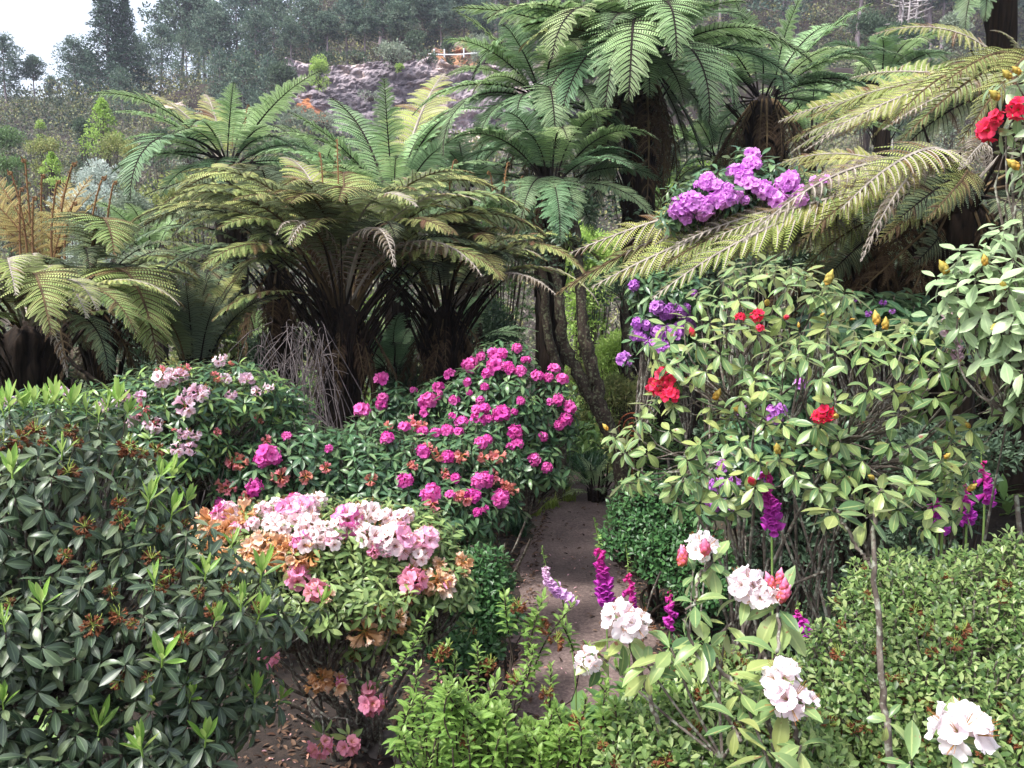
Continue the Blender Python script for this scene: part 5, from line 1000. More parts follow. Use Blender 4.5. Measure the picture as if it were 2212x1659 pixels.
rhododendron('rhododendron_bush', 'purple flowered bush half hidden behind the leggy red rhododendron, left side', 'rhododendron',
    [(1420, 700, 6.6, 60, 100), (1450, 640, 6.6, 90, 60), (1400, 620, 6.6, 50, 50), (1470, 760, 6.5, 60, 60)], (1440, 6.8), 'rh_mid', L=0.11, n=200, mind=0.09, seed=6, M1=8,
    flowers=Z([(1900, 190), (2050, 330), (2110, 350), (2130, 380), (2190, 350), (1920, 440), (1980, 450), (1930, 520), (1910, 510), (2055, 490), (2130, 490, 1.2), (2170, 500), (2010, 570, 1.1), (1830, 665, .9), (2090, 590), (2040, 580), (2190, 470)], 737, 553, 0.105, 'round', 'p_purple') + Z([(20, 340), (30, 400), (75, 240, .6), (60, 460)], 1474, 553, 0.105, 'round', 'p_purple'))
rhododendron('rhododendron_bush', 'purple flowered bush glimpsed through the bare stems of the red rhododendron', 'rhododendron',
    [(1700, 860, 4.9, 90, 70), (1640, 960, 4.9, 110, 90), (1570, 1050, 4.8, 80, 90), (1800, 950, 5.0, 100, 100)], (1640, 5.1), 'rh_mid', L=0.11, n=170, mind=0.1, seed=7, M1=9, zlo=-0.7,
    flowers=Z([(765, 840, 1.2), (600, 1020, 1.2), (375, 1010), (260, 1360, 1.1), (210, 1480), (210, 1590, 1.1), (300, 1620), (500, 1420), (330, 1480), (620, 1000, .8), (250, 1470)], 1474, 553, 0.1, 'loose', 'p_purple'))
rhododendron('rhododendron_bush', 'shaded grey-leaved bush with small purple buds in the dark hollow under the right ferns', 'rhododendron',
    [(1900, 690, 5.0, 130, 60), (2010, 720, 5.0, 80, 60), (1800, 680, 5.1, 70, 50)], (1900, 5.2), 'rh_mid', L=0.13, n=110, mind=0.1, seed=8, M1=8,
    flowers=Z([(1300, 300), (1360, 355), (1205, 370), (1235, 430), (1110, 280, .7)], 1474, 553, 0.06, 'limp', 'p_purple'))
rhododendron('rhododendron_bush', 'leggy bush of pale leaf whorls and fat yellow buds with a few crimson flowers', 'rhododendron',
    [(1650, 660, 3.7, 180, 90, .4), (1560, 760, 3.6, 170, 110, .4), (1800, 830, 3.3, 220, 130, .4), (1960, 790, 3.3, 150, 110, .4), (1480, 930, 3.6, 120, 130, .35), (1700, 980, 3.4, 200, 140, .4), (1900, 970, 3.3, 180, 130, .4), (1400, 1010, 3.7, 70, 110, .3), (1950, 1060, 3.2, 120, 90, .3), (1560, 1040, 3.5, 120, 100, .3), (2090, 850, 3.2, 90, 110, .3), (1380, 960, 3.7, 60, 60, .25)], (1720, 3.75), 'rh_pale', T=LT_ELL, L=0.074, nleaf=8, el=(12, -50), n=390, mind=0.078, seed=9, inner=0.0, M1=30, r0=0.011, spread=.34, wob=.1, fork=(.55, .85), zlo=-0.4, front=0.1,
    explicit=[p[:2] for p in Z([(1315, 540), (1390, 625), (1210, 850), (900, 790), (1160, 540), (960, 430), (530, 860), (380, 900), (560, 620), (660, 660), (1650, 570), (1690, 650), (1680, 730), (1410, 1000), (1730, 1020), (1640, 910), (1350, 1200), (1290, 1530), (1340, 1330), (1060, 1410), (950, 1300), (370, 1200), (290, 1420), (730, 1400), (870, 1080), (640, 1070), (1015, 1190), (150, 740), (230, 280), (360, 270), (590, 100), (700, 60), (680, 190), (500, 60), (850, 230), (420, 150), (30, 1310), (960, 1640), (1560, 830), (1270, 1420)], 1474, 553)],
    flowers=[(1440, 815, .12, 'open', 'p_red'), (1448, 855, .115, 'open', 'p_red'), (1425, 840, .09, 'loose', 'p_red'), (1768, 900, .07, 'loose', 'p_red'), (1783, 893, .065, 'loose', 'p_red')] + Z([(370, 400), (490, 390, 1.2), (500, 470, .9)], 1474, 553, 0.045, 'loose', 'p_red')
    + Z([(930, 190, 1.2), (550, 315), (1265, 450), (1315, 480, 1.2), (755, 465, .7), (1790, 420), (205, 935), (405, 1000), (620, 1280), (1700, 1310), (1860, 1110, .8), (1850, 1520, 1.1), (1000, 1040, .6), (-480, 1130), (1240, 1440, .6), (860, 1270, .5), (1085, 410, .5), (897, 390, .5)], 1474, 553, 0.055, 'bud', 'bud_yellow') + Z([(460, 1475, 1.2), (75, 525), (665, 400)], 1474, 553, 0.06, 'bud', 'bud_red'))
rhododendron('rhododendron_bush', 'grey-green leaved rhododendron on the right edge below the hanging fern frond', 'rhododendron',
    [(2130, 640, 2.9, 110, 110, .3), (2200, 560, 2.9, 80, 90, .3), (2200, 730, 2.8, 90, 100, .3), (2080, 680, 3.0, 70, 60, .3), (2230, 850, 2.8, 70, 60, .3)], (2180, 3.1), 'rh_grey', T=LT_ELL, L=0.078, nleaf=9, el=(12, -40), n=280, mind=0.065, seed=10, inner=0.0, M1=9, zlo=-0.4, front=0.1, r0=0.009, spread=.25, wob=.12, fork=(.7, .9),
    explicit=[p[:2] for p in Z([(1690, 220), (1780, 150), (1900, 130), (2050, 480), (2165, 350), (2100, 180), (2000, 260), (2180, 100), (2200, 740), (1800, 450)], 1474, 553)], flowers=Z([(1720, 120, 1.1), (2050, 450, 1.1), (1965, 65, .8), (2080, 215, .8), (1300, 1500 - 2000, .1)], 1474, 553, 0.05, 'bud', 'bud_yellow')[:4])
rhododendron('rhododendron_bush', 'rhododendron branch with crimson flowers reaching in at the upper right edge', 'rhododendron',
    [(2215, 190, 3.0, 60, 60, .2), (2200, 280, 3.0, 50, 60, .2), (2215, 390, 2.9, 40, 60, .2), (2170, 230, 3.0, 40, 50, .2)], (2330, 3.2), 'rh_grey', T=LT_ELL, L=0.085, nleaf=8, el=(10, -45), n=46, mind=0.075, seed=11, inner=0.0, M1=5, zlo=-0.6, front=0.2, r0=0.014,
    flowers=[(2140, 280, .085, 'loose', 'p_red'), (2155, 255, .08, 'loose', 'p_red'), (2125, 290, .07, 'loose', 'p_red'), (2200, 235, .06, 'loose', 'p_red')] + [(2160, 215, .05, 'bud', 'bud_yellow'), (2185, 170, .05, 'bud', 'bud_yellow'), (2205, 160, .05, 'bud', 'bud_yellow'), (2203, 365, .06, 'bud', 'bud_yellow')])
# the big glossy bush at lower left
r1_dead = Z([(545, 95, 1.1), (420, 285, 1.2), (585, 365), (225, 470, 1.1), (60, 590), (860, 725, 1.1), (1190, 815, 1.1), (1250, 965, 1.4), (770, 1095), (960, 1070), (720, 520), (850, 425), (1470, 490), (1100, 420), (770, 670), (685, 840), (600, 735), (1660, 620), (1370, 640), (1030, 1430, .6), (780, 60), (1040, 110, .6), (1190, 70, .7), (900, 300), (980, 300), (1290, 520, .8), (1050, 480, .8), (1200, 440, .8)], 0, 1106, 0.062, 'dead', 'dead_bloom') \
    + Z([(130, 1190, 1.2), (280, 1200, 1.1), (450, 1135), (610, 1140, 1.3), (830, 1240, 1.2), (1010, 1270, 1.2), (440, 1400, 1.1), (600, 1395, 1.3), (230, 1130), (20, 1210), (770, 1600), (650, 1230, .8), (500, 1210, .8), (920, 1280, .8)], 0, 553, 0.065, 'dead', 'dead_bloom')
rhododendron('rhododendron_bush', 'glossy dark-leaved bush with brown spent heads and lime new shoots, filling the lower left', 'rhododendron',
    [(100, 1080, 2.9, 230, 190, .5), (290, 1130, 3.0, 140, 160, .5), (150, 1330, 2.7, 260, 230, .5), (400, 1330, 2.8, 200, 190, .45), (130, 1560, 2.6, 250, 200, .45), (370, 1540, 2.7, 190, 150, .4), (460, 1300, 3.0, 90, 70, .3), (-60, 1200, 2.8, 150, 250, .4), (550, 1330, 3.0, 100, 80, .3), (520, 1470, 2.9, 90, 90, .3)], (230, 3.1), 'rh_dark', T=LT_BIG, L=0.07, nleaf=10, el=(8, -58), n=900, mind=0.06, seed=12, inner=0.35, M1=34, r0=0.017, front=0.15, zlo=-0.8, limeL=0.065,
    flowers=r1_dead[::2] + r1_dead[1::4], lime=[p[:2] for p in Z([(60, 990), (220, 980), (360, 960), (460, 1000), (690, 1000), (770, 970), (80, 1430), (400, 1300), (820, 1040), (150, 1010), (560, 1020), (300, 1000), (20, 1020), (640, 1060), (1110, 1440), (1030, 1450), (1210, 1600), (960, 1610)], 0, 553) + Z([(270, 620), (1390, 720), (1670, 700), (640, 1420), (920, 1560), (1650, 1220), (1810, 1230), (1500, 230), (1230, 1220), (1050, 980), (1330, 1500), (20, 1260), (30, 750), (980, 1250), (1330, 420), (1000, 480), (1560, 640), (1110, 30), (1690, 430), (1730, 330), (2080, 600)], 0, 1106)])
# azaleas in front
az('small-leaved light green azalea hedge filling the lower right corner behind the white flower stems', [(2080, 1330, 2.7, 220, 140, .4), (1930, 1300, 2.8, 130, 110, .35), (2050, 1500, 2.5, 260, 200, .45), (1850, 1480, 2.6, 160, 170, .4), (2200, 1280, 2.7, 120, 130, .4), (1800, 1620, 2.5, 160, 120, .35), (2120, 1640, 2.4, 200, 150, .4)], (2000, 2.9), 'az_small', LT_SM, 0.027, 3300, 23, mind=0.021, dead=100, M1=60, r0=0.008, nleaf=8, front=0.1, inner=0.35, zlo=-0.9)
az('small-leaved azalea thicket at the bottom edge under the white rhododendron stems', [(1560, 1560, 2.4, 170, 120, .35), (1420, 1600, 2.35, 150, 110, .3), (1680, 1620, 2.3, 130, 130, .3), (1520, 1450, 2.6, 110, 70, .25)], (1540, 2.6), 'az_small', LT_SM, 0.03, 1400, 24, mind=0.021, dead=40, M1=30, r0=0.007, front=0.1, inner=0.3, zlo=-0.9)
# ------------------------------------------------------------------ upright light green azalea shoots in the foreground
def shoot_bush():
    rng = np.random.default_rng(77)
    b = P(1180, 900, 2.75); b[2] = float(H(b[0], b[1])) - 0.03
    root = thing('azalea_bush', 'fresh lime-green azalea with tall leafy shoots at the bottom edge before the path', 'azalea', b)
    tall = [(935, 1325, 2.6, .34), (985, 1420, 2.6, .2), (905, 1440, 2.5, .2), (1090, 1285, 2.7, .16), (1150, 1400, 2.6, .18), (1175, 1290, 2.7, .2), (1160, 1330, 2.7, .1), (1215, 1350, 2.7, .12), (1245, 1300, 2.7, .3), (1000, 1480, 2.5, .25), (1270, 1400, 2.6, .2), (1330, 1440, 2.6, .2),
            (900, 1500, 2.4, .22), (925, 1560, 2.4, .25), (1000, 1510, 2.35, .35), (1075, 1470, 2.5, .25), (1140, 1440, 2.5, .22), (1030, 1395, 2.6, .15), (970, 1390, 2.6, .15), (1190, 1440, 2.5, .2), (1310, 1480, 2.5, .2), (1370, 1460, 2.5, .2), (1085, 1520, 2.4, .25), (1200, 1530, 2.4, .25), (1265, 1510, 2.4, .25), (885, 1640, 2.3, .2), (950, 1640, 2.3, .2), (1150, 1590, 2.3, .3), (1050, 1600, 2.3, .25), (1280, 1600, 2.3, .25), (1230, 1580, 2.3, .2), (1420, 1500, 2.5, .2)]
    for _ in range(150):
        u = rng.uniform(870, 1560); v = 1670 - (rng.random() ** 0.7) * np.interp(u, [870, 960, 1150, 1430, 1560], [140, 210, 120, 200, 200]); tall.append((u, v, rng.uniform(2.25, 2.75), rng.uniform(0.05, 0.2)))
    leaves = MB(); wood = MB(); tipsP = []
    for (U, V, Y, l) in tall:
        tip = P(U, V, Y); ax = nrm(np.array([rng.normal(0, 0.3), rng.normal(0, 0.3), 1.0]))
        n = int(16 + l * 100); s = np.linspace(0, 1, n); bend = np.array([rng.normal(0, 0.06), rng.normal(0, 0.06), 0])
        pp = tip - b - ax * (l * (1 - s))[:, None] + bend * l * (4 * s * (1 - s))[:, None]
        azm = np.arange(n) * 2.39996 + rng.random() * 6; el = np.radians(20 + 55 * s ** 2.5 + rng.normal(0, 8, n))
        d = np.stack([np.cos(el) * np.cos(azm), np.cos(el) * np.sin(azm), np.sin(el)], -1)
        L = (0.036 + 0.016 * np.sin(np.pi * s)) * rng.uniform(0.75, 1.2, n) * rng.uniform(0.8, 1.1)
        scatter(leaves, LT_AZ, basis(d, np.repeat(np.array([[0, 0, 1.0]]), n, 0) + rng.normal(0, 0.15, (n, 3))), pp, L, np.clip(0.3 + 0.5 * s + rng.normal(0, 0.2, n), 0, 1))
        tipsP.append((pp[0], ax)); tubes(wood, pp[None, ::2], np.full((1, len(pp[::2])), 0.0028), 4)
    tp = np.array([t[0] for t in tipsP]); ta = np.array([t[1] for t in tipsP])
    branches(wood, tp, ta, np.zeros(3), rng, 40, 0.008, 0.003)
    # short side leaves lower down
    k = rng.integers(0, len(tp), 170); pos = tp[k] * rng.uniform(0.62, 1.0, (170, 1)) + rng.normal(0, 0.05, (170, 3))
    rosettes(leaves, LT_AZ, pos, nrm(rng.normal(0, 0.5, (170, 3)) + [0, 0, 1]), 7, 0.036, 45, 0, rng)
    leaves.build('foliage', M['az_shoot'], root); wood.build('stem', M['bark_dark'], root)
    for (U, V, Y) in [(1120, 1310, 2.68), (1172, 1355, 2.68), (1200, 1385, 2.66), (945, 1415, 2.58), (965, 1405, 2.6), (1050, 1440, 2.6), (1180, 1500, 2.4), (1110, 1465, 2.5), (1060, 1435, 2.6), (1245, 1560, 2.35), (1010, 1600, 2.3)]:
        o = put('dead_flower_head', truss_mesh('dead', 'dead_bloom', int(rng.integers(0, 3))), root, P(U, V, Y) - b); orient(o, (rng.normal(0, .4), rng.normal(0, .4), 1), rng); s = rng.uniform(0.06, 0.085); o.scale = (s, s, s)
shoot_bush()

# ------------------------------------------------------------------ the white rhododendron: long stems, leaf whorls, white heads
def white_rhododendron():
    rng = np.random.default_rng(88)
    b = P(1690, 900, 2.15); b[2] = float(H(b[0], b[1])) - 0.03
    root = thing('rhododendron_bush', 'sparse rhododendron of tall bare stems with white flower heads and yellow-green leaves', 'rhododendron', b)
    mb = MB(); wd = MB()
    # whorls: U, V, depth, leaf length, number, elevation of the leaves
    wh = [(1540, 1215, 2.1, .11, 6), (1500, 1300, 2.05, .1, 7), (1500, 1240, 2.1, .09, 5), (1520, 1385, 2.05, .11, 6), (1612, 1285, 2.1, .1, 5), (1680, 1310, 2.05, .13, 8), (1678, 1415, 1.95, .13, 8), (1350, 1375, 2.2, .13, 8), (1290, 1410, 2.2, .1, 6), (1450, 1400, 2.1, .12, 8), (1700, 1505, 1.9, .14, 9), (1730, 1610, 1.85, .11, 7), (1660, 1620, 1.8, .13, 7), (1917, 1555, 1.95, .075, 5), (2070, 1600, 1.75, .15, 6), (1970, 1645, 1.8, .11, 6), (1880, 1110, 2.2, .12, 7), (1805, 1100, 2.25, .11, 7), (1905, 1050, 2.2, .11, 8), (1600, 1490, 2.0, .1, 6), (1650, 1470, 1.95, .12, 6), (1570, 1350, 2.1, .09, 6), (1590, 1555, 1.9, .1, 7), (1400, 1440, 2.1, .11, 7)]
    pos = np.array([P(w[0], w[1], w[2]) - b for w in wh]); ax = nrm(np.array([[rng.normal(0, .2), rng.normal(-.25, .15), 1.0] for w in wh]))
    for i, w in enumerate(wh): rosettes(mb, LT_ELL, pos[i:i + 1], ax[i:i + 1], w[4], w[3] * .76, 20, -58, rng, jit=12)
    mb.build('foliage', M['rh_pale'], root)
    # the stems
    def stem(pts, r0, r1):
        q = spline([P(*p) - b for p in pts], 26); q[1:-1] += rng.normal(0, 0.003, (24, 3)); tubes(wd, q[None], np.linspace(r0, r1, 26)[None], 7)
    stem([(1930, 1720, 2.1), (1915, 1555, 2.1), (1902, 1400, 2.15), (1888, 1225, 2.2), (1890, 1110, 2.2), (1905, 1055, 2.2)], 0.011, 0.005); stem([(1888, 1225, 2.2), (1850, 1180, 2.22), (1815, 1115, 2.25), (1805, 1100, 2.25)], 0.006, 0.004)
    stem([(1690, 1740, 2.0), (1660, 1560, 2.0), (1560, 1450, 2.05), (1525, 1390, 2.05)], 0.009, 0.004); stem([(1600, 1600, 2.0), (1545, 1500, 2.02), (1480, 1350, 2.05), (1500, 1300, 2.05)], 0.006, 0.003); stem([(1500, 1310, 2.05), (1510, 1250, 2.08), (1535, 1215, 2.1)], 0.004, 0.003)
    stem([(1700, 1740, 1.95), (1720, 1610, 1.9), (1700, 1510, 1.9)], 0.008, 0.005); stem([(1660, 1560, 2.0), (1655, 1450, 2.0), (1678, 1415, 1.95), (1680, 1310, 2.05)], 0.006, 0.004); stem([(1655, 1450, 2.0), (1640, 1360, 2.1), (1612, 1285, 2.1)], 0.005, 0.003)
    stem([(1450, 1740, 2.2), (1420, 1560, 2.2), (1380, 1450, 2.2), (1350, 1375, 2.2)], 0.008, 0.005); stem([(2060, 1740, 1.8), (2072, 1660, 1.76), (2070, 1600, 1.75)], 0.007, 0.005); stem([(1930, 1700, 2.0), (1960, 1670, 1.85), (1970, 1645, 1.8)], 0.005, 0.003)
    for i, w in enumerate(wh):
        if w[0] in (1290, 1450, 1400, 1590, 1600, 1570, 1730, 1660): 
            e = np.array([P(1560, 1640, 2.1) if w[0] < 1600 else P(1680, 1700, 1.95)])[0] - b; q = spline([e, (e + pos[i]) / 2 + rng.normal(0, .02, 3), pos[i]], 10); tubes(wd, q[None], np.linspace(.005, .003, 10)[None], 5)
    wd.build('stem', M['bark'], root)
    for (U, V, Y, s, kind, mat) in [(1340, 1340, 2.15, .1, 'big', 'p_white'), (1375, 1350, 2.13, .09, 'big', 'p_white'), (1515, 1185, 2.1, .085, 'loose', 'p_white'), (1610, 1265, 2.08, .088, 'big', 'p_white'), (1640, 1285, 2.06, .085, 'loose', 'p_white'), (1660, 1280, 2.05, .07, 'loose', 'p_white'), (1690, 1465, 1.9, .09, 'big', 'p_white'), (1705, 1515, 1.88, .105, 'big', 'p_white'), (1740, 1520, 1.9, .075, 'loose', 'p_white'), (2075, 1585, 1.74, .13, 'big', 'p_white'), (1270, 1425, 2.2, .075, 'loose', 'p_white')]:
        o = put('flower_head', truss_mesh(kind, mat, int(rng.integers(0, 3))), root, P(U, V, Y) - b); orient(o, (rng.normal(0, .2), -0.7, 0.8), rng); o.scale = (s, s, s)
    for (U, V, Y, s) in [(1525, 1200, 2.07, .06), (1472, 1225, 2.1, .06), (1680, 1300, 2.03, .06), (1692, 1280, 2.03, .05), (1672, 1272, 2.04, .05), (1682, 1262, 2.04, .045), (1478, 1215, 2.1, .05)]:
        o = put('flower_bud', bud_mesh('bud_pink'), root, P(U, V, Y) - b); orient(o, (rng.normal(0, .3), rng.normal(-.1, .3), 1), rng); o.scale = (s, s, s)
M['bud_pink'] = petalmat('bud_pink', [(0, lin('a8622e')), (0.3, lin('c9605c')), (0.6, lin('e06a94')), (1, lin('f3a8c6'))], None, 0.25)
white_rhododendron()

# ------------------------------------------------------------------ foxgloves
M['fox_stalk'] = barkmat('foxglove_stalk', lin('5c7a3c'), lin('86a05a'), 30)
M['fox_leaf'] = leafmat('foxglove_leaf', [lin('4c7040'), lin('6a8c50')], 0.6, 0.25)
M['fox_mag'] = petalmat('foxglove_magenta', [(0, lin('c23fb4')), (1, lin('b94fd0'))], [(0, lin('d8307c')), (1, lin('cf3a8a'))], vary=1.0)
M['fox_pale'] = petalmat('foxglove_pale', [(0, lin('d7a6d6')), (1, lin('e6b8ea'))], [(0, lin('f0e2c8')), (1, lin('f4dfe0'))], vary=1.0)
BELL = None
def bell_T():
    K, S = 7, 8; s = np.linspace(0, 1, K); r = np.array([0.06, 0.16, 0.2, 0.22, 0.25, 0.3, 0.4]); ang = np.arange(S) / S * 2 * np.pi
    V = np.stack([np.repeat(s[:, None], S, 1), r[:, None] * np.cos(ang), r[:, None] * np.sin(ang)], -1); i, j = np.meshgrid(np.arange(K - 1), np.arange(S), indexing='ij'); j2 = (j + 1) % S
    l = np.zeros_like(V); l[..., 0] = s[:, None]
    return dict(v=V.reshape(-1, 3), f=np.stack([i * S + j, i * S + j2, (i + 1) * S + j2, (i + 1) * S + j], -1).reshape(-1, 4), l=l.reshape(-1, 3))
BELL = bell_T()
def foxglove(label, pts, mat, Y, budfrac=0.35, size=0.042, seed=0, leaves=True, n=46, stop=1.0):
    """pts: page points from the top down to where the flowers end; the stalk goes on to the ground"""
    rng = np.random.default_rng(seed + 600); w = [P(u, v, Y) for u, v in pts]; low = w[-1].copy(); d = w[-1] - w[-2]
    g = np.array([low[0] + d[0] * 0.4, low[1], float(H(low[0], low[1])) - 0.02]); root = thing('foxglove', label, 'foxglove', g, 'foxgloves among the shrubs')
    spike = spline(w, 60) - g; mb = MB(); st = spline(list(spike[::12]) + [spike[-1] * 0.5 + rng.normal(0, .01, 3), np.zeros(3)], 40); tubes(mb, st[None], np.linspace(0.002, 0.006, 40)[None], 6); mb.build('stalk', M['fox_stalk'], root)
    mb = MB(); s = np.linspace(0.0, stop, n); p = np.array([spike[min(59, int(x * 59))] for x in s]); a = rng.normal(-1.57, 0.95, n)
    grow = smooth(0.0, 0.75, s) * 0.85 + 0.15
    dirs = nrm(np.stack([np.cos(a), np.sin(a), 0.35 - 1.0 * smooth(0.1, 0.5, s)], -1))
    isb = s < budfrac
    R = basis(dirs, rng.normal(0, 1, (n, 3)))
    sc = size * grow
    scatter(mb, BELL, R[~isb], p[~isb], sc[~isb], np.clip(1 - (s[~isb] - budfrac) / (1 - budfrac) * 1.6 , 0, 1) )
    scatter(mb, LT_AZ, R[isb], p[isb], size * (0.25 + 0.4 * s[isb] / budfrac), None, 1); k = n // 2; idx = rng.integers(0, n, n)
    scatter(mb, LT_AZ, basis(nrm(dirs[idx] + [0, 0, 0.8]), rng.normal(0, 1, (n, 3))), p[idx], np.full(n, size * 0.35), None, 1); mb.build('flower_spike', [M[mat], M['fox_stalk']], root)
    if leaves:
        mb = MB(); rosettes(mb, leaf_T(0.38, 6, 0.35, 0.15), np.array([[0, 0, 0.06], [0, 0, 0.12]]), np.array([[0, 0, 1.0], [0, 0, 1.0]]), 7, 0.2, 50, 5, rng); mb.build('leaf_rosette', M['fox_leaf'], root)
    return root
foxglove('pale pink-white foxglove bent sideways over the path', [(1170, 1182), (1180, 1225), (1195, 1258), (1232, 1292)], 'fox_pale', 4.3, 0.3, 0.05, 1)
foxglove('tall magenta foxglove standing in front of the path', [(1283, 1120), (1295, 1180), (1303, 1240), (1312, 1315)], 'fox_mag', 4.4, 0.35, 0.062, 2, n=70)
foxglove('slim magenta foxglove just right of the tall one by the path', [(1352, 1175), (1357, 1225), (1360, 1280), (1364, 1320)], 'fox_mag', 4.6, 0.4, 0.045, 3, n=40)
foxglove('short magenta foxglove behind the white rhododendron head', [(1446, 1270), (1447, 1300), (1450, 1345)], 'fox_mag', 4.4, 0.1, 0.045, 4, n=26)
foxglove('foxglove with large lilac bells in the middle of the leggy red rhododendron', [(1648, 985), (1655, 1030), (1662, 1080), (1672, 1135)], 'fox_mag', 3.2, 0.22, 0.048, 5, n=52)
foxglove('pink foxglove among the grey-green leaves near the right edge', [(2035, 600), (2045, 650), (2050, 700), (2060, 770)], 'fox_pale', 3.1, 0.4, 0.04, 6, n=40)
foxglove('foxglove with few bells before the dark stems at the far right', [(2120, 955), (2120, 1000), (2125, 1040), (2132, 1075)], 'fox_mag', 3.6, 0.3, 0.045, 7, n=30)
foxglove('shaded violet foxglove above the azalea hedge', [(2012, 1060), (2020, 1090), (2030, 1135)], 'fox_mag', 3.4, 0.1, 0.045, 8, n=26)
foxglove('violet foxglove beside the fat bud above the azalea hedge', [(2082, 1030), (2086, 1070), (2090, 1120)], 'fox_mag', 3.5, 0.2, 0.042, 9, n=28)
foxglove('little pink foxglove low between the white rhododendron and the azalea hedge', [(1722, 1300), (1728, 1330), (1735, 1360)], 'fox_mag', 3.0, 0.25, 0.04, 10, n=20)
# ------------------------------------------------------------------ trunks, log, ground layer and the small things
def bent_trunk(mb, pts, r0, r1, n=30, sides=10, seed=0):
    rng = np.random.default_rng(seed); q = spline(pts, n); q[1:-1] += rng.normal(0, r0 * .12, (n - 2, 3)); tubes(mb, q[None], (np.linspace(r0, r1, n) * rng.uniform(.9, 1.12, n))[None], sides)
def leaning_tree():
    Y = 9.0; g = P(1322, 900, Y); g[2] = float(H(g[0], g[1])) - .05; root = thing('leaning_tree', 'dark lichened tree with two trunks leaning left from one foot beside the path end', 'tree', g)
    for i, pts in enumerate(([(1345, 990, Y), (1318, 935, Y), (1284, 873, Y), (1245, 800, Y), (1217, 735, Y), (1208, 640, Y), (1195, 540, Y + .3)], [(1322, 940, Y + .05), (1300, 890, Y), (1284, 820, Y), (1268, 750, Y), (1257, 686, Y), (1250, 573, Y + .2), (1240, 480, Y + .4)])):
        mb = MB(); w = [P(*p) - g for p in pts]
        if i == 0: w = [np.array([0.06, 0, 0])] + w
        bent_trunk(mb, w, .095, .05, 40, 10, i); mb.build('trunk', M['bark_moss'], root)
    mb = MB(); rng = np.random.default_rng(4); e = np.stack([P(1200 + rng.normal(0, 60), 520 + rng.normal(0, 40), Y + rng.normal(.4, .4)) - g for _ in range(10)]); p, R, s = clump_quads(e, np.full(10, .3), 60, .07, rng); scatter(mb, QUAD, R, p, np.stack([s, s * .5, s], -1)); mb.build('crown', M['sh_dark'], root, False)
leaning_tree()
for i, (lab, Y, pts) in enumerate([('slim dark trunk standing left of the forked leaning one', 9.6, [(1212, 860), (1200, 780), (1184, 726), (1176, 620), (1170, 520)]), ('slender trunk close behind the left side of the thatched trunk', 9.6, [(925, 850), (924, 780), (918, 700), (915, 600)]),
        ('thin leaning trunk between the two thatched trunks', 11, [(880, 800), (868, 700), (850, 620), (840, 560)]), ('thin upright trunk right of the thatched trunk under the dead fronds', 11, [(1035, 800), (1031, 700), (1024, 620), (1022, 540)]), ('thin dark trunk leaning right in the gap at the left', 8.6, [(226, 850), (234, 790), (246, 745), (252, 700)]), ('slim trunk among the greenery right of the leaning tree', 11, [(1362, 860), (1358, 800), (1352, 700), (1350, 620)])]):
    w = [P(u, v, Y) for u, v in pts]; g = w[0].copy(); g[2] = float(H(g[0], g[1])) - .05; root = thing('slim_tree', lab, 'tree', g, 'slim dark trunks under the ferns'); mb = MB(); bent_trunk(mb, [np.zeros(3)] + [x - g for x in w], .07, .045, 30, 9, 10 + i); mb.build('trunk', M['bark_moss'], root)
    e = w[-1] - g; rng = np.random.default_rng(i); mb = MB(); p, R, s = clump_quads(e + rng.normal(0, .25, (7, 3)), np.full(7, .25), 50, .07, rng); scatter(mb, QUAD, R, p, np.stack([s, s * .5, s], -1)); mb.build('crown', M['sh_dark'], root, False)
mb = MB(); g = P(230, 800, 10.5); bent_trunk(mb, [P(120, 775, 10.5) - g, P(230, 800, 10.5) - g, P(340, 845, 10.3) - g], .2, .16, 30, 14, 30); o = mb.build('fallen_log', M['bark_moss']); o.location = g; tag(o, 'mossy fallen log lying in the gap behind the thin leaning trunk at the left', 'log')
mb = MB(); g = P(123, 758, 6.4); bent_trunk(mb, [P(110, 800, 6.4) - g, np.zeros(3), P(170, 795, 6.3) - g, P(232, 838, 6.1) - g], .02, .012, 24, 6, 31); o = mb.build('broken_branch', M['bark_dark']); o.location = g; tag(o, 'dark broken branch bent like an elbow at the left, before the mossy log', 'branch')

def dead_twigs():
    rng = np.random.default_rng(12); b = P(640, 900, 6.3); b[2] = float(H(b[0], b[1])); root = thing('dead_bush', 'tangle of bare grey twigs and dead fern stalks left of the umbrella fern trunk', 'dead bush', b); mb = MB()
    M['dead_twig'] = barkmat('dead_twig', lin('4a4241'), lin('7d7474'), 40, .3)
    n = 150; st = rng.normal(0, .3, (n, 3)) * [1, .7, 0]; e = np.stack([P(rng.uniform(540, 700), rng.uniform(690, 900), 6.3 + rng.normal(0, .35)) - b for _ in range(n)]); t = np.linspace(0, 1, 9)[None, :, None]; mid = (st + e) / 2 + rng.normal(0, .4, (n, 3)); pts = (1 - t) ** 2 * st[:, None] + 2 * t * (1 - t) * mid[:, None] + t * t * e[:, None]; pts[:, 1:-1] += rng.normal(0, .012, pts[:, 1:-1].shape)
    tubes(mb, pts, np.linspace(.009, .0025, 9)[None] * rng.uniform(.6, 1.3, (n, 1)), 4)
    m = 700; k = rng.integers(0, n, m); j = rng.integers(3, 9, m); s0 = pts[k, j]; d = nrm(rng.normal(0, 1, (m, 3))) * rng.uniform(.05, .2, (m, 1)); tt = np.linspace(0, 1, 4)[None, :, None]; tubes(mb, s0[:, None] + d[:, None] * tt + np.array([0, 0, -.05]) * tt ** 2, np.linspace(.0028, .0014, 4)[None].repeat(m, 0), 3); mb.build('twig', M['dead_twig'], root)
dead_twigs()

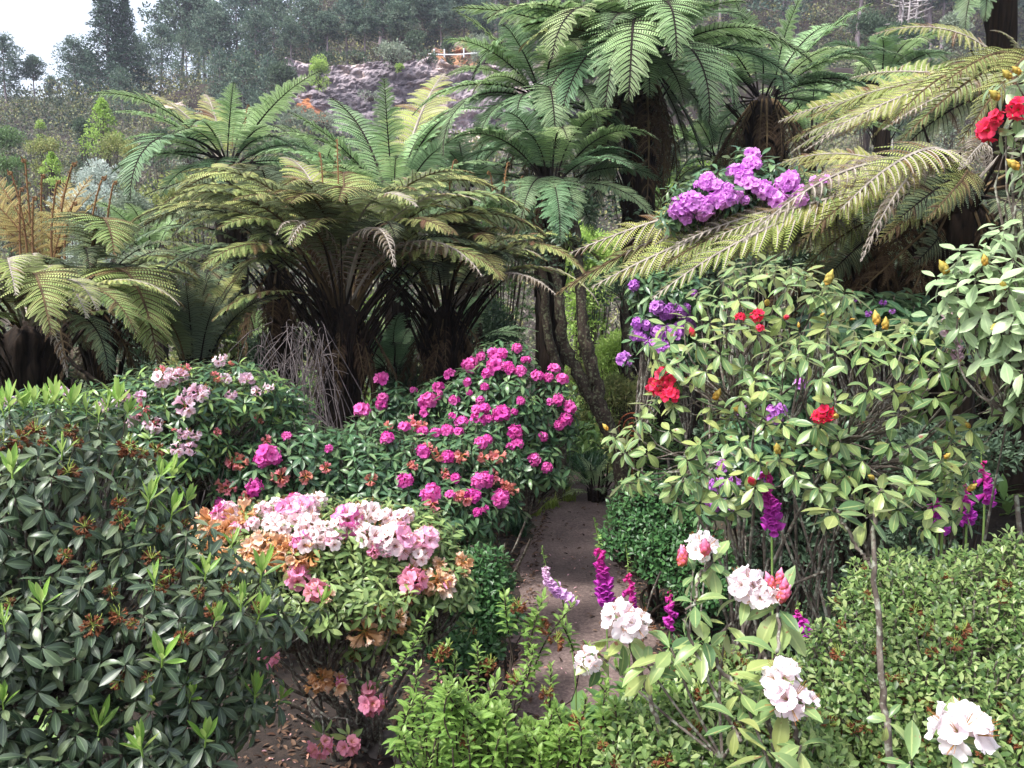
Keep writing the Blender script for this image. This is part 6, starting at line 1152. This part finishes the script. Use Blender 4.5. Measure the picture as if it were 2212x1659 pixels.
# leaf litter, fallen petals, low green cover, strappy grass
LIT = leaf_T(0.4, 4, 0.2, 0.25)
M['litter'] = leafmat('leaf_litter', [lin('2a1f1a'), lin('44332a'), lin('5c4638'), lin('77604f'), lin('4d382e')], 0.8, 0.05, spec=.2)
M['petal_fallen'] = petalmat('fallen_petal', [(0, lin('d9a0b4')), (1, lin('ecc9d4'))], [(0, lin('c98a70')), (1, lin('e0b09c'))])
M['cover'] = leafmat('ground_cover', [lin('4a6b3c'), lin('648648'), lin('86a058')], .5, .25)
M['strap'] = leafmat('strap_grass_dark', [lin('26422c'), lin('335638'), lin('456a45')], .35, .2, spec=.5)
M['strap_y'] = leafmat('strap_grass_yellow', [lin('7f963f'), lin('a2b454'), lin('8aa04a')], .45, .3)
def lay(name, n, area, L, mat, seed, flat=.25, z=.012, dens=None):
    rng = np.random.default_rng(seed); x = rng.uniform(area[0], area[1], n); y = area[2] + (area[3] - area[2]) * rng.random(n)
    if dens is not None: k = rng.random(n) < dens(x, y); x, y = x[k], y[k]
    n = len(x); a = rng.random(n) * 6.28; d = np.stack([np.cos(a), np.sin(a), rng.normal(0, flat, n)], -1); up = nrm(np.stack([rng.normal(0, flat, n), rng.normal(0, flat, n), np.ones(n)], -1)); mb = MB()
    pz = H(x, y) + z + .035 * (np.abs(x - np.interp(y, [1, 4.6, 5.9, 7.6, 9.2], [.5, .5, .52, .62, .82])) < .45) * (y < 11); scatter(mb, LIT, basis(d, up), np.stack([x, y, pz], -1), L * rng.uniform(.5, 1.4, n)); tag(mb.build(name, M[mat]), kind='stuff')
pathx = lambda y: np.interp(y, [1, 3, 4.6, 5.9, 7.6, 9.2, 10.4], [.5, .5, .5, .52, .62, .82, .95])
lay('leaf_litter', 26000, (-3.2, 3.2, 2.6, 11), .05, 'litter', 1, dens=lambda x, y: np.where(np.abs(x - pathx(y)) < .36, .06, np.clip(1.3 - np.abs(x - pathx(y)) * .35, .3, 1)))
lay('fallen_petals', 900, (-2.0, 1.6, 3.0, 7.5), .03, 'petal_fallen', 2, .35, .02, dens=lambda x, y: np.where(x < pathx(y), .8, .3))
def cover(name, pts, n, L, mat, seed, elev=(15, 60), T=LT_MID, hz=.1):
    rng = np.random.default_rng(seed); x = rng.uniform(pts[0], pts[1], n); y = rng.uniform(pts[2], pts[3], n); k = np.abs(x - pathx(np.minimum(y, 10.4))) > np.where(y < 11, .5, 0); x, y = x[k], y[k]; n = len(x); p = np.stack([x, y, H(x, y) + rng.uniform(0, hz, n)], -1); mb = MB()
    rosettes(mb, T, p, nrm(rng.normal(0, .25, (n, 3)) + [0, 0, 1]), 7, L, elev[1], elev[0], rng); tag(mb.build(name, M[mat]), kind='stuff')
cover('ground_cover', (-4, 5, 10.8, 18), 2600, .16, 'cover', 3, hz=.35)
cover('ground_cover', (-16, -2.2, 3.5, 24), 6500, .17, 'cover', 5, hz=.3)
cover('ground_cover', (3.0, 12, 4.0, 24), 2500, .17, 'cover', 6, hz=.3)
cover('ground_cover', (1.0, 2.6, 3.2, 6.2), 700, .06, 'az_dark', 4, hz=.12)
def blades(mb, base, n, L, rng, w=.011, spread=.5, bend=.6):
    a = rng.random(n) * 6.28; l = L * rng.uniform(.6, 1.15, n); t = np.linspace(0, 1, 6); o = spread * rng.uniform(.3, 1.2, n); K = 6
    dirx = np.stack([np.cos(a), np.sin(a), 0 * a], -1); c = base[:, None] + dirx[:, None] * ((o * l)[:, None] * t ** 1.4)[..., None] + np.array([0, 0, 1.0]) * (l[:, None] * (t - bend * o[:, None] * t ** 2.4))[..., None]
    sd = np.stack([-np.sin(a), np.cos(a), 0 * a], -1)[:, None] * (w * (1 - t * .93))[None, :, None]; V = np.stack([c - sd, c + sd], 2); f = grid_faces(K, 2); l3 = np.zeros(V.shape); l3[..., 0] = t[None, :, None]; l3[..., 2] = rng.random(n)[:, None, None]
    mb.add(V.reshape(-1, 3), (f[None] + (np.arange(n) * K * 2)[:, None, None]).reshape(-1, 4), l3.reshape(-1, 3))
rng = np.random.default_rng(21); mb = MB(); n = 5200; t = rng.random(n); bx = np.interp(t, [0, .25, 1], [.1, .3, 1.3]) + rng.normal(0, .12, n); by = np.interp(t, [0, .25, 1], [8.6, 9.9, 11.2]) + rng.normal(0, .22, n); k = np.abs(bx - pathx(np.minimum(by, 10.4))) > .58 - .0 * bx; k = k | (by > 11.0)
bx, by = bx[k], by[k]; blades(mb, np.stack([bx, by, H(bx, by)], -1), len(bx), .36, rng); tag(mb.build('grass_border', M['strap'], None, False), kind='stuff')
for i, (lab, U, V, Y, L, m_) in enumerate([('yellow-green grass tuft on the path edge, leftmost of the three', 1152, 1105, 9.0, .24, 'strap_y'), ('yellow-green grass tuft on the path edge, middle of the three', 1190, 1095, 9.3, .2, 'strap_y'), ('yellow-green grass tuft on the path edge, rightmost of the three', 1228, 1085, 9.6, .24, 'strap_y'), ('tall strappy leaf clump at the foot of the leaning trunks', 1270, 960, 10.4, .6, 'strap'), ('strappy green clump left of the leaning trunk foot', 1215, 985, 10.0, .45, 'cover'), ('dark strappy clump low left of the path, under the magenta bush', 1120, 1140, 8.2, .28, 'strap')]):
    g = P(U, V, Y); g[2] = float(H(g[0], g[1])); mb = MB(); n = 130; blades(mb, rng.normal(0, .04, (n, 3)) * [1, 1, 0], n, L, rng, .007, .8); o = mb.build('grass_tuft', M[m_], None, False); o.location = g; tag(o, lab, 'grass tuft', 'grass tufts by the path')
# stones at the lower left, under the bushes
M['stone'] = barkmat('stone', lin('4f4845'), lin('7d746f'), 12, 1)
for i, (lab, U, V, s) in enumerate([('flat grey stone lying in the leaf litter under the peach and pink bush', 845, 1585, .13), ('smaller stone behind the flat one at the bottom edge', 790, 1570, .09), ('reddish stone beside the lime azalea foot', 880, 1610, .08), ('little stone at the path edge under the dark azalea', 1115, 1330, .05)]):
    d = ray(U, V); Y = -2.35 / d[2] * d[1]; g = P(U, V, Y); g[2] = float(H(g[0], g[1])) + .01; bm = bpy.data.meshes.new('stone'); import bmesh; q = bmesh.new(); bmesh.ops.create_icosphere(q, subdivisions=3, radius=1)
    r2 = np.random.default_rng(i + 3); ph = r2.random(9) * 6
    for v in q.verts: c = v.co; f = 1 + .16 * math.sin(c.x * 2.3 + ph[0]) * math.sin(c.y * 2.9 + ph[1]) + .1 * math.sin(c.z * 5 + ph[2] + c.x * 3); v.co = Vector((c.x * f * s, c.y * f * s * .8, c.z * f * s * .5))
    q.to_mesh(bm); bm.materials.append(M['stone']); o = put('stone', bm, None, g); tag(o, lab, 'stone', 'stones in the litter'); [setattr(p, 'use_smooth', True) for p in bm.polygons]
# rusty spiral ornament and the red bench
M['rust'] = barkmat('rusty_iron', lin('5a2f22'), lin('8f5236'), 25, 1)
g = P(1367, 920, 9.2); gz = float(H(g[0], g[1])); root = thing('spiral_ornament', 'rusty iron spiral garden ornament at the far path end beside the leaning trunks', 'ornament', (g[0], g[1], gz))
t = np.linspace(0, 1, 120); a = t * 2.6 * 6.28 + 1.2; r = .03 + .15 * t; pts = np.stack([r * np.cos(a), 0 * a, r * np.sin(a) + (g[2] - gz)], -1); mb = MB(); tubes(mb, pts[None], np.full((1, 120), .009), 6); mb.build('coil', M['rust'], root)
mb = MB(); tubes(mb, np.array([[[0, .0, 0], [0, 0, .3], [0, 0, g[2] - gz - .17]]]), np.full((1, 3), .01), 6); mb.build('stake', M['rust'], root)
g = P(832, 728, 15.5); gz = float(H(g[0], g[1])); root = thing('bench', 'small red wooden bench glimpsed between the fern trunks', 'bench', (g[0], g[1], g[2] - .45)); M['red_wood'] = barkmat('red_painted_wood', lin('7a2f26'), lin('9a463a'), 8, .3)
def slab(w, d, h, x, y, z):
    import bmesh; q = bmesh.new(); bmesh.ops.create_cube(q, size=1); bmesh.ops.scale(q, vec=(w, d, h), verts=q.verts); bmesh.ops.translate(q, vec=(x, y, z), verts=q.verts); bmesh.ops.bevel(q, geom=q.edges[:], offset=.008, segments=2, affect='EDGES'); me = bpy.data.meshes.new('slab'); q.to_mesh(me); me.materials.append(M['red_wood']); return me
put('seat', slab(.6, .3, .05, 0, 0, .45), root); put('backrest', slab(.6, .04, .14, 0, .17, .72), root)
for x in (-.26, .26):
    put('leg', slab(.05, .26, .43, x, 0, .21), root); put('back_post', slab(.05, .04, .32, x, .145, .62), root)
